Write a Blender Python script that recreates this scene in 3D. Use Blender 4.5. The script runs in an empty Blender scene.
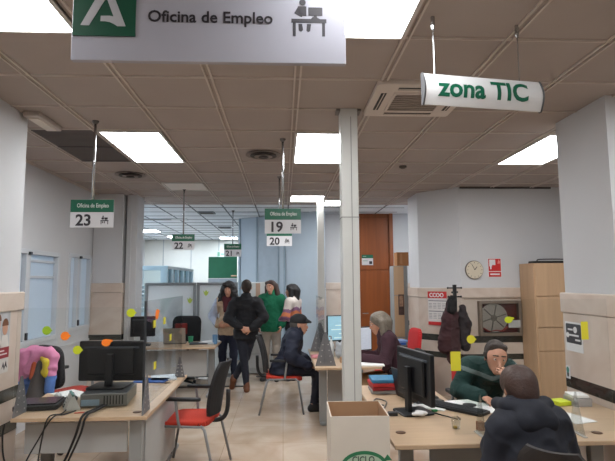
import bpy, bmesh, math, random
import numpy as np
from mathutils import Vector, Matrix
random.seed(7)
C = bpy.context.scene.collection
PI = math.pi

# ------------------------------------------------------------------ materials
def lin(h):
    h = h.lstrip('#'); r = []
    for i in (0, 2, 4):
        v = int(h[i:i+2], 16) / 255
        r.append(v / 12.92 if v <= .04045 else ((v + .055) / 1.055) ** 2.4)
    return tuple(r) + (1,)
_M = {}
def mat(name, hexc='#808080', rough=.6, metal=0, var=.06, scale=6, bump=0, bscale=60, emit=0, coat=0, stretch=None):
    if name in _M: return _M[name]
    m = bpy.data.materials.new(name); m.use_nodes = True
    nt = m.node_tree; n = nt.nodes; l = nt.links
    b = n['Principled BSDF']
    b.inputs['Roughness'].default_value = rough; b.inputs['Metallic'].default_value = metal
    b.inputs['Coat Weight'].default_value = coat
    c = lin(hexc)
    tc = n.new('ShaderNodeTexCoord')
    src = tc.outputs['Object']
    if stretch:
        mp = n.new('ShaderNodeMapping'); mp.inputs['Scale'].default_value = stretch
        l.new(src, mp.inputs['Vector']); src = mp.outputs['Vector']
    if var:
        t = n.new('ShaderNodeTexNoise'); t.inputs['Scale'].default_value = scale; t.inputs['Detail'].default_value = 5
        l.new(src, t.inputs['Vector'])
        r = n.new('ShaderNodeMapRange'); r.inputs[1].default_value = .3; r.inputs[2].default_value = .7
        r.inputs[3].default_value = 1 - var; r.inputs[4].default_value = 1 + var
        l.new(t.outputs['Fac'], r.inputs[0])
        mx = n.new('ShaderNodeVectorMath'); mx.operation = 'SCALE'; mx.inputs[0].default_value = c[:3]
        l.new(r.outputs[0], mx.inputs['Scale']); l.new(mx.outputs[0], b.inputs['Base Color'])
    else:
        b.inputs['Base Color'].default_value = c
    if bump:
        t2 = n.new('ShaderNodeTexNoise'); t2.inputs['Scale'].default_value = bscale; t2.inputs['Detail'].default_value = 4
        l.new(src, t2.inputs['Vector'])
        bp = n.new('ShaderNodeBump'); bp.inputs['Strength'].default_value = bump; bp.inputs['Distance'].default_value = .02
        l.new(t2.outputs['Fac'], bp.inputs['Height']); l.new(bp.outputs[0], b.inputs['Normal'])
    if emit:
        b.inputs['Emission Color'].default_value = c; b.inputs['Emission Strength'].default_value = emit
    _M[name] = m
    return m

def emitter(name, rgb, strength):
    m = bpy.data.materials.new(name); m.use_nodes = True; n = m.node_tree.nodes; n.clear()
    e = n.new('ShaderNodeEmission'); e.inputs[0].default_value = (*rgb, 1); e.inputs[1].default_value = strength
    o = n.new('ShaderNodeOutputMaterial'); m.node_tree.links.new(e.outputs[0], o.inputs[0]); return m

def clear_sheet(name, tint=(.96, .975, .97), gloss=1.0):
    m = bpy.data.materials.new(name); m.use_nodes = True; n = m.node_tree.nodes; l = m.node_tree.links; n.clear()
    t = n.new('ShaderNodeBsdfTransparent'); t.inputs[0].default_value = (*tint, 1)
    g = n.new('ShaderNodeBsdfGlossy'); g.inputs['Roughness'].default_value = .03
    f = n.new('ShaderNodeFresnel'); f.inputs[0].default_value = 1.45
    k = n.new('ShaderNodeMath'); k.operation = 'MULTIPLY'; k.inputs[1].default_value = gloss
    mx = n.new('ShaderNodeMixShader'); o = n.new('ShaderNodeOutputMaterial')
    l.new(f.outputs[0], k.inputs[0]); l.new(k.outputs[0], mx.inputs[0]); l.new(t.outputs[0], mx.inputs[1]); l.new(g.outputs[0], mx.inputs[2]); l.new(mx.outputs[0], o.inputs[0])
    return m

def frosted(name, rgb, mix=.6):
    m = bpy.data.materials.new(name); m.use_nodes = True; n = m.node_tree.nodes; l = m.node_tree.links; n.clear()
    t = n.new('ShaderNodeBsdfTranslucent'); t.inputs[0].default_value = (*rgb, 1)
    d = n.new('ShaderNodeBsdfDiffuse'); d.inputs[0].default_value = (*rgb, 1)
    g = n.new('ShaderNodeBsdfGlossy'); g.inputs['Roughness'].default_value = .15
    mx = n.new('ShaderNodeMixShader'); mx.inputs[0].default_value = mix
    m2 = n.new('ShaderNodeMixShader'); m2.inputs[0].default_value = .05; o = n.new('ShaderNodeOutputMaterial')
    l.new(d.outputs[0], mx.inputs[1]); l.new(t.outputs[0], mx.inputs[2]); l.new(mx.outputs[0], m2.inputs[1]); l.new(g.outputs[0], m2.inputs[2]); l.new(m2.outputs[0], o.inputs[0])
    return m

def marble_mat(name, base, vein, scale, rough, tile=None, seam='#8f7d68', amt=.35, gout=1.0):
    m = bpy.data.materials.new(name); m.use_nodes = True; n = m.node_tree.nodes; l = m.node_tree.links
    b = n['Principled BSDF']; b.inputs['Roughness'].default_value = rough
    tc = n.new('ShaderNodeTexCoord')
    t = n.new('ShaderNodeTexNoise'); t.inputs['Scale'].default_value = scale; t.inputs['Detail'].default_value = 8; t.inputs['Distortion'].default_value = 1.2
    l.new(tc.outputs['Object'], t.inputs['Vector'])
    r = n.new('ShaderNodeValToRGB'); r.color_ramp.elements[0].position = .3; r.color_ramp.elements[1].position = .68
    r.color_ramp.elements[0].color = lin(vein); r.color_ramp.elements[1].color = lin(base)
    l.new(t.outputs['Fac'], r.inputs[0]); out = r.outputs[0]
    if tile:
        br = n.new('ShaderNodeTexBrick'); br.offset = 0
        br.inputs['Scale'].default_value = 1; br.inputs['Mortar Size'].default_value = .0025
        br.inputs['Brick Width'].default_value = tile; br.inputs['Row Height'].default_value = tile
        br.inputs['Color1'].default_value = (1, 1, 1, 1); br.inputs['Color2'].default_value = (.93, .92, .9, 1); br.inputs['Mortar'].default_value = lin(seam)
        l.new(tc.outputs['Object'], br.inputs['Vector'])
        mx = n.new('ShaderNodeMix'); mx.data_type = 'RGBA'; mx.blend_type = 'MULTIPLY'; mx.inputs[0].default_value = 1
        l.new(out, mx.inputs[6]); l.new(br.outputs[0], mx.inputs[7]); out = mx.outputs[2]
    l.new(out, b.inputs['Base Color']); return m

# ------------------------------------------------------------------ mesh helpers
def B(): return bmesh.new()
def box(bm, x0, x1, y0, y1, z0, z1, bev=0, mi=0):
    vs = [bm.verts.new((x, y, z)) for z in (z0, z1) for x, y in ((x0, y0), (x1, y0), (x1, y1), (x0, y1))]
    fs = [bm.faces.new([vs[i] for i in q]) for q in ((3, 2, 1, 0), (4, 5, 6, 7), (0, 1, 5, 4), (1, 2, 6, 5), (2, 3, 7, 6), (3, 0, 4, 7))]
    for f in fs: f.material_index = mi
    if bev:
        es = list({e for f in fs for e in f.edges})
        bmesh.ops.bevel(bm, geom=es, offset=bev, segments=2, affect='EDGES', profile=.5)
    return bm
def obox(bm, c, ux, hx, hy, z0, z1, bev=0):
    """box centred at c (x,y), local x axis along ux"""
    ux = Vector((ux[0], ux[1])).normalized(); uy = Vector((-ux.y, ux.x)); c = Vector(c[:2])
    pts = [c + ux * sx * hx + uy * sy * hy for sx, sy in ((-1, -1), (1, -1), (1, 1), (-1, 1))]
    return prism(bm, [tuple(p) for p in pts], z0, z1, bev)
def prism(bm, poly, z0, z1, bev=0, axis='z'):
    def P(a, b, c):
        return (a, b, c) if axis == 'z' else ((a, c, b) if axis == 'y' else (c, a, b))
    lo = [bm.verts.new(P(x, y, z0)) for x, y in poly]; hi = [bm.verts.new(P(x, y, z1)) for x, y in poly]
    n = len(poly); fs = [bm.faces.new(lo[::-1]), bm.faces.new(hi)]
    for i in range(n): fs.append(bm.faces.new((lo[i], lo[(i+1) % n], hi[(i+1) % n], hi[i])))
    bmesh.ops.recalc_face_normals(bm, faces=fs)
    if bev:
        es = list({e for f in fs for e in f.edges}); bmesh.ops.bevel(bm, geom=es, offset=bev, segments=2, affect='EDGES', profile=.5)
    return bm
def rpoly(x0, x1, y0, y1, r, n=4):
    o = []
    for cx, cy, a in ((x1-r, y1-r, 0), (x0+r, y1-r, 90), (x0+r, y0+r, 180), (x1-r, y0+r, 270)):
        for i in range(n+1):
            t = math.radians(a + 90*i/n); o.append((cx + r*math.cos(t), cy + r*math.sin(t)))
    return o
def tube(bm, pts, r, seg=8, cap=True):
    pts = [Vector(p) for p in pts]; rs = r if isinstance(r, (list, tuple)) else [r]*len(pts)
    rings = []; up = None
    for i, p in enumerate(pts):
        d = (pts[min(i+1, len(pts)-1)] - pts[max(i-1, 0)])
        d.normalize()
        if up is None:
            up = Vector((0, 0, 1)) if abs(d.z) < .9 else Vector((1, 0, 0))
        a = d.cross(up)
        if a.length < 1e-4: a = d.cross(Vector((0, 1, 0)))
        a.normalize(); up = a.cross(d).normalized()
        rings.append([bm.verts.new(p + (a*math.cos(2*PI*k/seg) + up*math.sin(2*PI*k/seg))*rs[i]) for k in range(seg)])
    for i in range(len(rings)-1):
        for k in range(seg):
            bm.faces.new((rings[i][k], rings[i][(k+1) % seg], rings[i+1][(k+1) % seg], rings[i+1][k]))
    if cap: bm.faces.new(rings[0][::-1]); bm.faces.new(rings[-1])
    return bm
def smooth_path(pts, n=6):
    pts = [Vector(p) for p in pts]; o = []
    for i in range(len(pts)-1):
        p0 = pts[max(i-1, 0)]; p1 = pts[i]; p2 = pts[i+1]; p3 = pts[min(i+2, len(pts)-1)]
        for k in range(n):
            t = k/n
            o.append(.5*((2*p1) + (p2-p0)*t + (2*p0-5*p1+4*p2-p3)*t*t + (3*p1-p0-3*p2+p3)*t**3))
    o.append(pts[-1]); return o
def lathe(bm, prof, c=(0, 0, 0), seg=24, axis='z'):
    rings = []
    for r, z in prof:
        ring = []
        for k in range(seg):
            a = 2*PI*k/seg; u, v = r*math.cos(a), r*math.sin(a)
            q = (u, v, z) if axis == 'z' else ((u, z, v) if axis == 'y' else (z, u, v))
            ring.append(bm.verts.new((c[0]+q[0], c[1]+q[1], c[2]+q[2])))
        rings.append(ring)
    fs = []
    for i in range(len(rings)-1):
        for k in range(seg): fs.append(bm.faces.new((rings[i][k], rings[i][(k+1) % seg], rings[i+1][(k+1) % seg], rings[i+1][k])))
    fs.append(bm.faces.new(rings[0][::-1])); fs.append(bm.faces.new(rings[-1]))
    bmesh.ops.recalc_face_normals(bm, faces=fs); return bm

def root_of(o):
    while o.parent: o = o.parent
    return o
def obj(name, bm, m, parent=None, label=None, smooth=False, world=True, mats=None):
    """one mesh object; world=True: bm holds room coordinates and is moved into the thing's own frame"""
    me = bpy.data.meshes.new(name)
    if isinstance(bm, bpy.types.Mesh): me = bm
    else: bm.normal_update(); bm.to_mesh(me); bm.free()
    for q in ([m] if not mats else mats): me.materials.append(q)
    o = bpy.data.objects.new(name, me); C.objects.link(o)
    if parent:
        o.parent = parent; rt = root_of(parent)
        if world and rt.location.length > 0: me.transform(Matrix.Translation(-rt.location))
    if smooth:
        for p in me.polygons: p.use_smooth = True
    if label: o['label'] = label
    return o
def thing(name, label, cat, loc=(0, 0, 0), rz=0, group=None):
    o = bpy.data.objects.new(name, None); C.objects.link(o); o.empty_display_size = .1
    o.location = loc; o.rotation_euler = (0, 0, math.radians(rz)); o['label'] = label; o['category'] = cat
    if group: o['group'] = group
    return o
def solo(name, label, cat, bm, m, group=None, smooth=False):
    o = obj(name, bm, m, smooth=smooth); o['label'] = label; o['category'] = cat
    if group: o['group'] = group
    # origin at the base of the thing
    vs = o.data.vertices; xs = [v.co for v in vs]
    c = Vector((sum(v.x for v in xs)/len(xs), sum(v.y for v in xs)/len(xs), min(v.z for v in xs)))
    o.data.transform(Matrix.Translation(-c)); o.location = c
    return o
def struct(name, bm, m, parent=None, mats=None):
    o = obj(name, bm, m, parent, mats=mats)
    if not parent: o['kind'] = 'structure'
    return o
def copy_tree(o, parent=None):
    c = o.copy(); C.objects.link(c)
    if parent: c.parent = parent
    for ch in list(o.children): copy_tree(ch, c)
    return c
def text_bm(s, size, bold=0, align='CENTER', ext=.0008):
    """flat lettering in the XZ plane facing -Y, centred on the origin baseline"""
    cu = bpy.data.curves.new('t', 'FONT'); cu.body = s; cu.size = size; cu.align_x = align; cu.extrude = ext; cu.offset = bold; cu.resolution_u = 3
    o = bpy.data.objects.new('t', cu); C.objects.link(o)
    dg = bpy.context.evaluated_depsgraph_get(); me = bpy.data.meshes.new_from_object(o.evaluated_get(dg))
    bm = B(); bm.from_mesh(me); bpy.data.objects.remove(o); bpy.data.curves.remove(cu); bpy.data.meshes.remove(me)
    bmesh.ops.transform(bm, matrix=Matrix.Rotation(PI/2, 4, 'X'), verts=bm.verts)
    return bm
def move(bm, M):
    bmesh.ops.transform(bm, matrix=M, verts=bm.verts); return bm
T = Matrix.Translation
def RZ(d): return Matrix.Rotation(math.radians(d), 4, 'Z')
def fit_w(bm, w):
    xs = [v.co.x for v in bm.verts]; k = w/(max(xs)-min(xs)); c = (max(xs)+min(xs))/2
    for v in bm.verts: v.co.x = (v.co.x-c)*k
    return bm
from mathutils import noise as _noise
def wrinkle(me, amp, freq=9, seed=0):
    """cloth folds: move the surface in and out along its normals"""
    ns = [v.normal.copy() for v in me.vertices]
    for v, nv in zip(me.vertices, ns):
        p = Vector((v.co.x*freq+seed, v.co.y*freq, v.co.z*freq*1.5))
        f = _noise.noise(p)+.5*_noise.noise(p*2.1); r = 1-2*abs(_noise.noise(p*.8+Vector((5, 2, 9))))
        v.co += nv*amp*(f*.7+max(r, 0)**3*.8-.2)
    me.update(); return me
# ------------------------------------------------------------------ smooth implicit bodies
def sdf_mesh(name, prims, vox=.012, k=.03, cuts=()):
    """prims: (a, b, ra, rb[, flat axis, factor][, k]) tapered limbs blended into one continuous surface"""
    ps = []
    for p in prims:
        a, b, ra, rb = np.array(p[0], float), np.array(p[1], float), p[2], p[3]
        ax = np.array(p[4], float) if len(p) > 4 and p[4] is not None else None
        s = p[5] if len(p) > 5 else 1; kk = p[6] if len(p) > 6 else k
        if ax is not None: ax = ax/np.linalg.norm(ax)
        ps.append((a, b, ra, rb, ax, s, kk))
    lo = np.min([np.minimum(p[0]-p[2], p[1]-p[3]) for p in ps], 0)-4*vox
    hi = np.max([np.maximum(p[0]+p[2], p[1]+p[3]) for p in ps], 0)+4*vox
    n = np.ceil((hi-lo)/vox).astype(int)+1
    D = np.full(n, 1.0)
    for a, b, ra, rb, ax, s, kk in ps:
        mg = kk+3*vox
        l = np.maximum(np.floor((np.minimum(a-ra, b-rb)-mg-lo)/vox).astype(int), 0)
        h = np.minimum(np.ceil((np.maximum(a+ra, b+rb)+mg-lo)/vox).astype(int)+1, n)
        g = np.stack(np.meshgrid(*[lo[i]+vox*np.arange(l[i], h[i]) for i in range(3)], indexing='ij'), -1)
        A, Bv = a.copy(), b.copy()
        if ax is not None:
            mid = (a+b)/2; g = g+((g-mid)@ax)[..., None]*ax*(s-1); A = a+((a-mid)@ax)*ax*(s-1); Bv = b+((b-mid)@ax)*ax*(s-1)
        ba = Bv-A; L = ba@ba
        t = np.clip(((g-A)@ba)/L, 0, 1) if L > 1e-12 else np.zeros(g.shape[:3])
        d = np.linalg.norm(g-A-t[..., None]*ba, axis=-1)-(ra+(rb-ra)*t)
        sl = tuple(slice(l[i], h[i]) for i in range(3)); e = D[sl]
        hh = np.clip(.5+.5*(e-d)/kk, 0, 1)
        D[sl] = e*(1-hh)+d*hh-kk*hh*(1-hh)
    if cuts:
        g = np.stack(np.meshgrid(*[lo[i]+vox*np.arange(n[i]) for i in range(3)], indexing='ij'), -1)
        for pt, nv in cuts:
            nv = np.array(nv, float); nv /= np.linalg.norm(nv)
            D = np.maximum(D, (g-np.array(pt, float))@nv)
    S = D < 0
    cs = np.zeros(np.array(n)-1, int)
    offs = [(i, j, q) for i in (0, 1) for j in (0, 1) for q in (0, 1)]
    sub = lambda X, o: X[o[0]:n[0]-1+o[0], o[1]:n[1]-1+o[1], o[2]:n[2]-1+o[2]]
    for o in offs: cs += sub(S, o)
    act = (cs > 0) & (cs < 8); idx = np.full(act.shape, -1, int); w = np.argwhere(act); idx[act] = np.arange(len(w))
    acc = np.zeros((len(w), 3)); cnt = np.zeros(len(w))
    for o in offs:
        for ax in range(3):
            if o[ax]: continue
            o2 = list(o); o2[ax] = 1
            d0 = sub(D, o)[act]; d1 = sub(D, o2)[act]; cr = (d0 < 0) != (d1 < 0)
            t = np.where(cr, d0/np.where(cr, d0-d1, 1), 0)
            p = np.tile(np.array(o, float), (len(w), 1)); p[:, ax] += t
            acc += p*cr[:, None]; cnt += cr
    V = lo+vox*(w+acc/cnt[:, None])
    F = []
    for ax in range(3):
        u, v = (ax+1) % 3, (ax+2) % 3
        s0 = [slice(1, n[i]-1) for i in range(3)]; s0[ax] = slice(0, n[ax]-1); s1 = list(s0); s1[ax] = slice(1, n[ax])
        A0, A1 = S[tuple(s0)], S[tuple(s1)]; e = np.argwhere(A0 != A1); inside = A0[tuple(e.T)]
        base = e.copy(); base[:, u] += 1; base[:, v] += 1
        def at(du, dv):
            q = base.copy(); q[:, u] -= du; q[:, v] -= dv; return idx[tuple(q.T)]
        Q = np.stack([at(1, 1), at(0, 1), at(0, 0), at(1, 0)], 1)
        Q[~inside] = Q[~inside][:, ::-1]; F.append(Q)
    F = np.concatenate(F); F = F[(F >= 0).all(1)]
    # light smoothing
    for _ in range(2):
        a2 = np.zeros_like(V); c2 = np.zeros(len(V))
        for i in range(4):
            np.add.at(a2, F[:, i], V[F[:, (i+1) % 4]]); np.add.at(c2, F[:, i], 1)
            np.add.at(a2, F[:, (i+1) % 4], V[F[:, i]]); np.add.at(c2, F[:, (i+1) % 4], 1)
        V = .6*V+.4*a2/np.maximum(c2, 1)[:, None]
    me = bpy.data.meshes.new(name); me.from_pydata(V.tolist(), [], F.tolist()); me.update()
    for p in me.polygons: p.use_smooth = True
    return me
# ------------------------------------------------------------------ people
V3 = lambda *a: np.array(a, float)
def unit(v): v = np.array(v, float); return v/np.linalg.norm(v)
def hand(wr, d, nrm, side, curl=25, s=1.0):
    """palm, four unequal bent fingers and a thumb leaving the side of the palm"""
    d = unit(d); nrm = np.array(nrm, float); nrm = unit(nrm-d*(nrm@d)); l = np.cross(d, nrm)*side
    P = []; wr = np.array(wr, float)
    for o in (-.022, .0, .022):
        P.append((wr+d*.015*s+l*o*.6*s, wr+d*.085*s+l*o*s, .016*s, .0165*s, nrm, 1.25, .012))
    for i, L in enumerate((.070, .080, .074, .058)):
        b = wr+d*(.088-.004*abs(i-1.3))*s+l*(.030-.020*i)*s
        dd = unit(d+l*(.10-.07*i)); p = b; a = math.radians(curl)
        for j, f in enumerate((.42, .32, .26)):
            q = unit(dd*math.cos(a*(j+.6))+nrm*math.sin(a*(j+.6)))
            e = p+q*L*f*s
            P.append((p, e, (.0092-.0008*j)*s, (.0086-.0009*j)*s, None, 1, .005)); p = e
    b = wr+d*.03*s+l*.026*s; q = unit(d*.6+l*.75+nrm*.35); e = b+q*.042*s
    P.append((b, e, .0125*s, .0105*s, None, 1, .010))
    q2 = unit(d*.85+l*.3+nrm*.45); P.append((e, e+q2*.034*s, .0102*s, .0085*s, None, 1, .006))
    return P

SKIN = lambda: mat('skin', '#c08d74', .55, var=.05, scale=25)
def person(name, label, loc, rz, J=None, S=1.0, top=None, trousers=None, shoes=None, hair=None, hy=0, hp=0, hr=0,
           hands=None, extra=None, face=True, skin=None, torso_w=1.0, hairmat=None, vox=.0085, tf=(0, 1, 0), curls=0):
    root = thing(name, label, 'person', loc, rz)
    sk = skin or SKIN()
    j = dict(pel=(0, 0, .92), wai=(0, 0, 1.08), che=(0, .0, 1.27), nck=(0, -.01, 1.44), hd=(0, .02, 1.585),
             shR=(.165, -.01, 1.385), elR=(.225, -.03, 1.12), wrR=(.225, .05, .88),
             hipR=(.085, 0, .89), knR=(.095, .015, .49), anR=(.10, -.03, .085), toR=(.125, .135, .03))
    for k in list(j):
        if k.endswith('R'): j[k[:-1]+'L'] = (-j[k][0],)+tuple(j[k][1:])
    j.update(J or {})
    j = {k: np.array(v, float)*S for k, v in j.items()}
    R = np.array(Matrix.Rotation(math.radians(hy), 3, 'Z') @ Matrix.Rotation(math.radians(hp), 3, 'X') @ Matrix.Rotation(math.radians(hr), 3, 'Y'))
    H = lambda x, y, z: j['hd']+R@(np.array((x, y, z), float)*S)
    HX = R@V3(1, 0, 0); HF = R@V3(0, 1, 0)
    tf = np.array(tf, float); w = torso_w
    def torso(t=0):
        a, b = j['shL'], j['shR']; m = (a+b)/2
        return [(m+(a-m)*.72, m+(b-m)*.72, .070*S+t, .070*S+t), (j['che'], j['wai'], .138*S*w+t, .122*S*w+t, tf, 1.32),
                (j['wai'], j['pel'], .122*S*w+t, .150*S*w+t, tf, 1.28)]
    def armu(s, t=0): return [(j['sh'+s], j['el'+s], .056*S+t, .043*S+t)]
    def arml(s, t=0, f=1): return [(j['el'+s], j['el'+s]+(j['wr'+s]-j['el'+s])*f, .043*S+t, (.043-.015*f)*S+t)]
    def leg(s, t=0, f=1):
        kn, an = j['kn'+s], j['an'+s]
        return [(j['hip'+s], kn, .086*S+t, .056*S+t), (kn, kn+(an-kn)*f, .055*S+t, (.055-.018*f)*S+t)]
    def foot(s, t=0):
        an, to = j['an'+s], j['to'+s]; d = unit((to-an)*np.array((1, 1, 0))+1e-6); heel = an+V3(0, 0, -.045*S)-d*.03*S
        if an[2] > .14*S: heel = an-(to-an)*.18+V3(0, 0, -.015)
        return [(an, heel, .036*S+t, .034*S+t), (heel, to, .033*S+t, .030*S+t), (an, to, .034*S+t, .026*S+t)]
    P = torso()
    for s in 'LR': P += armu(s)+arml(s)+leg(s)+foot(s)
    P += [(j['nck']-V3(0, 0, .04*S), H(0, -.015, -.06), .055*S, .050*S)]
    P += [(H(0, -.018, .022), H(0, .012, .022), .093*S, .090*S, HX, 1.2), (H(0, .03, .0), H(0, .052, -.085), .066*S, .040*S, HX, 1.08),
          (H(0, .094, .008), H(0, .112, -.028), .009*S, .0145*S, None, 1, .012), (H(0, .088, -.058), H(0, .090, -.062), .018*S, .018*S, HX, .75, .012),
          (H(-.03, .083, .022), H(.03, .083, .022), .012*S, .012*S, None, 1, .015)]
    for s in (-1, 1): P.append((H(s*.080, -.012, .012), H(s*.082, -.006, -.024), .017*S, .012*S, HX, 1.9, .008))
    hd = dict(L=dict(d=j['wrL']-j['elL'], n=V3(.7, .2, 0), curl=28), R=dict(d=j['wrR']-j['elR'], n=V3(-.7, .2, 0), curl=28))
    for s in 'LR':
        h = hd[s]; h.update((hands or {}).get(s, {}))
        P += hand(j['wr'+s], h['d'], h['n'], h.get('side', 1 if s == 'R' else -1), h['curl'], S)
    obj('body', sdf_mesh('body', P, vox, .03), sk, root, world=False)
    if face:
        for s in (-1, 1):
            e = obj('eye', sdf_mesh('eye', [(H(s*.031, .089, .008), H(s*.031, .0891, .008), .0125*S, .0125*S)], .004, .004), mat('eye_white', '#d8d2c8', .3, var=0), root, world=False)
            obj('iris', sdf_mesh('iris', [(H(s*.031, .0985, .008), H(s*.031, .0986, .008), .0062*S, .0062*S)], .0025, .003), mat('eye_iris', '#2a1a12', .25, var=0), e, world=False)
            obj('eyebrow', sdf_mesh('eyebrow', [(H(s*.015, .102, .037), H(s*.048, .088, .035), .0065*S, .005*S)], .003, .004), hairmat or mat('hair_dark', '#1d1614', .6), root, world=False)
        obj('mouth', sdf_mesh('mouth', [(H(-.021, .092, -.062), H(0, .1045, -.064), .0058*S, .007*S), (H(.021, .092, -.062), H(0, .1045, -.064), .0058*S, .007*S)], .003, .006), mat('lips', '#8a4a44', .5, var=0), root, world=False)
    if top:
        t = top.get('t', .014); G = torso(t)
        for s in 'LR': G += armu(s, t)+arml(s, t, top.get('sleeve', .93))
        if 'hem' in top: G.append((j['wai'], np.array(top['hem'], float)*S, .128*S*w+t, top.get('hemr', .165)*S*w+t, tf, 1.3))
        if top.get('collar'): G.append((j['nck']-V3(0, 0, .05*S), j['nck']+(H(0, -.02, -.06)-j['nck'])*top['collar'], .075*S+t, .066*S+t*.6))
        for e in top.get('extra', []): G.append(e)
        cuts = [((0, 0, top['cutz']*S), (0, 0, -1))] if 'cutz' in top else ()
        ms = top.get('mats') or [top['mat']]
        me = sdf_mesh(top['name'], G, top.get('vox', .012), top.get('k', .035), cuts)
        if top.get('wr'): wrinkle(me, top['wr'], top.get('wf', 9), loc[0])
        if 'sel' in top:
            for p in me.polygons: p.material_index = top['sel'](p.center, j)
        obj(top['name'], me, None, root, world=False, mats=ms, label=top.get('label'))
    if trousers:
        t = trousers.get('t', .010); G = [(j['pel']+V3(0, 0, .04*S), j['pel'], .125*S*w+t, .150*S*w+t, tf, 1.25)]
        for s in 'LR': G += leg(s, t, .93)
        obj('trousers', wrinkle(sdf_mesh('trousers', G, .012, .03), .006, 10, loc[1]), trousers['mat'], root, world=False)
    if shoes:
        for s in 'LR': obj('shoe', sdf_mesh('shoe', foot(s, .009)+([(j['an'+s]+V3(0, 0, .05), j['an'+s], .043, .043)] if shoes.get('boot') else []), .009, .02, [((0, 0, .002), (0, 0, -1))] if j['an'+s][2] < .14 else ()), shoes['mat'], root, world=False)
    if hair:
        hm = hairmat or mat('hair_dark', '#1d1614', .6)
        G = [(H(*a), H(*b), ra*S, rb*S, HX if len(r) and r[0] else None, r[1] if len(r) > 1 else 1) for a, b, ra, rb, *r in hair]
        if curls:
            rnd = random.Random(3); base = list(G)
            for a, b, ra, rb, *q in base:
                for i in range(curls):
                    tt = rnd.random(); v = unit([rnd.gauss(0, 1) for _ in range(3)]); c = a+(b-a)*tt+v*(ra+(rb-ra)*tt)*.93
                    if (c-j['hd'])@HF > .05*S and abs((c-j['hd'])@HX) < .06*S and c[2] < j['hd'][2]+.07*S: continue
                    G.append((c, c+v*.004, .026*S, .022*S))
        me = sdf_mesh('hair', G, .008, .02 if not curls else .012); obj('hair', me, hm, root, world=False)
    for nm, prims, m, kw in (extra(j, H, HX, HF, S) if extra else []):
        o = obj(nm, sdf_mesh(nm, prims, kw.get('vox', .009), kw.get('k', .02), kw.get('cuts', ())), None if 'mats' in kw else m, root, world=False, mats=kw.get('mats'))
        if 'sel' in kw:
            for p in o.data.polygons: p.material_index = kw['sel'](p.center)
    return root

# ------------------------------------------------------------------ furniture
def visitor_chair(name, label, loc, rz, group=None, seatm=None, backm=None, bk=1):
    """faces local +Y; seat .46 high"""
    t = thing(name, label, 'chair', loc, rz, group)
    seatm = seatm or mat('red_fabric', '#b3301c', .85, var=.08, bump=.15, bscale=300)
    grey = mat('grey_tube', '#9a9a98', .35, .7, var=.02); blk = mat('black_plastic', '#17181a', .5, var=.05)
    backm = backm or mat('black_mesh', '#1b1a1c', .8, var=.12, scale=120)
    bm = prism(B(), rpoly(-.235, .235, -.22, .25, .09, 5), .425, .475, .018)
    for v in bm.verts:
        if v.co.y > .12: v.co.z -= (v.co.y-.12)*.22
    obj('seat', bm, seatm, t, world=False, smooth=True)
    # backrest: curved in plan and leaning back
    bm = B(); grid = []
    nx, nz = 10, 10
    for layer in (0, 1):
        g = []
        for iz in range(nz+1):
            z = iz/nz; row = []
            wd = .205*(1-.35*abs(2*z-1)**4) if z > .5 else .205*(1-.22*abs(2*z-1)**3)
            for ix in range(nx+1):
                x = (2*ix/nx-1)
                y = -.235-.10*z+.045*x*x-.03*math.sin(PI*z)*-1*.6-(.028 if layer else 0)
                row.append(bm.verts.new((x*wd*bk, y, .50+.46*z*(.4+.6*bk))))
            g.append(row)
        grid.append(g)
    for L in (0, 1):
        for a in range(nz):
            for b in range(nx):
                q = (grid[L][a][b], grid[L][a][b+1], grid[L][a+1][b+1], grid[L][a+1][b]); bm.faces.new(q if L == 1 else q[::-1])
    def rim(seq0, seq1):
        for i in range(len(seq0)-1): bm.faces.new((seq0[i], seq0[i+1], seq1[i+1], seq1[i]))
    g0, g1 = grid
    rim(g0[0], g1[0]); rim(g1[-1], g0[-1]); rim([r[0] for r in g1], [r[0] for r in g0]); rim([r[-1] for r in g0], [r[-1] for r in g1])
    bmesh.ops.recalc_face_normals(bm, faces=bm.faces)
    b = obj('backrest', bm, backm, t, world=False, smooth=False)
    obj('back_bracket', tube(B(), smooth_path([(0, -.12, .43), (0, -.27, .44), (0, -.33, .52), (0, -.34, .70)], 4), .02, 8), blk, t, world=False, smooth=True)
    for s in (-1, 1):
        obj('leg', tube(B(), [(s*.26, .26, .0), (s*.245, .19, .41), (s*.23, .15, .435)], .0125, 10), grey, t, world=False, smooth=True)
        obj('leg', tube(B(), [(s*.26, -.30, .0), (s*.245, -.20, .41), (s*.23, -.16, .435)], .0125, 10), grey, t, world=False, smooth=True)
        obj('side_rail', tube(B(), [(s*.235, .17, .43), (s*.235, -.19, .43)], .011, 8), grey, t, world=False, smooth=True)
        obj('armrest_post', tube(B(), smooth_path([(s*.245, .02, .43), (s*.265, .03, .50), (s*.27, .05, .655)], 4), .013, 8), grey, t, world=False, smooth=True)
        bm = prism(B(), rpoly(s*.27-.025, s*.27+.025, -.17, .14, .022, 4), .655, .682, .006); obj('armrest', bm, blk, t, world=False, smooth=False)
    obj('cross_bar', tube(B(), [(-.235, 0, .425), (.235, 0, .425)], .011, 8), grey, t, world=False, smooth=True)
    return t

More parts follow.
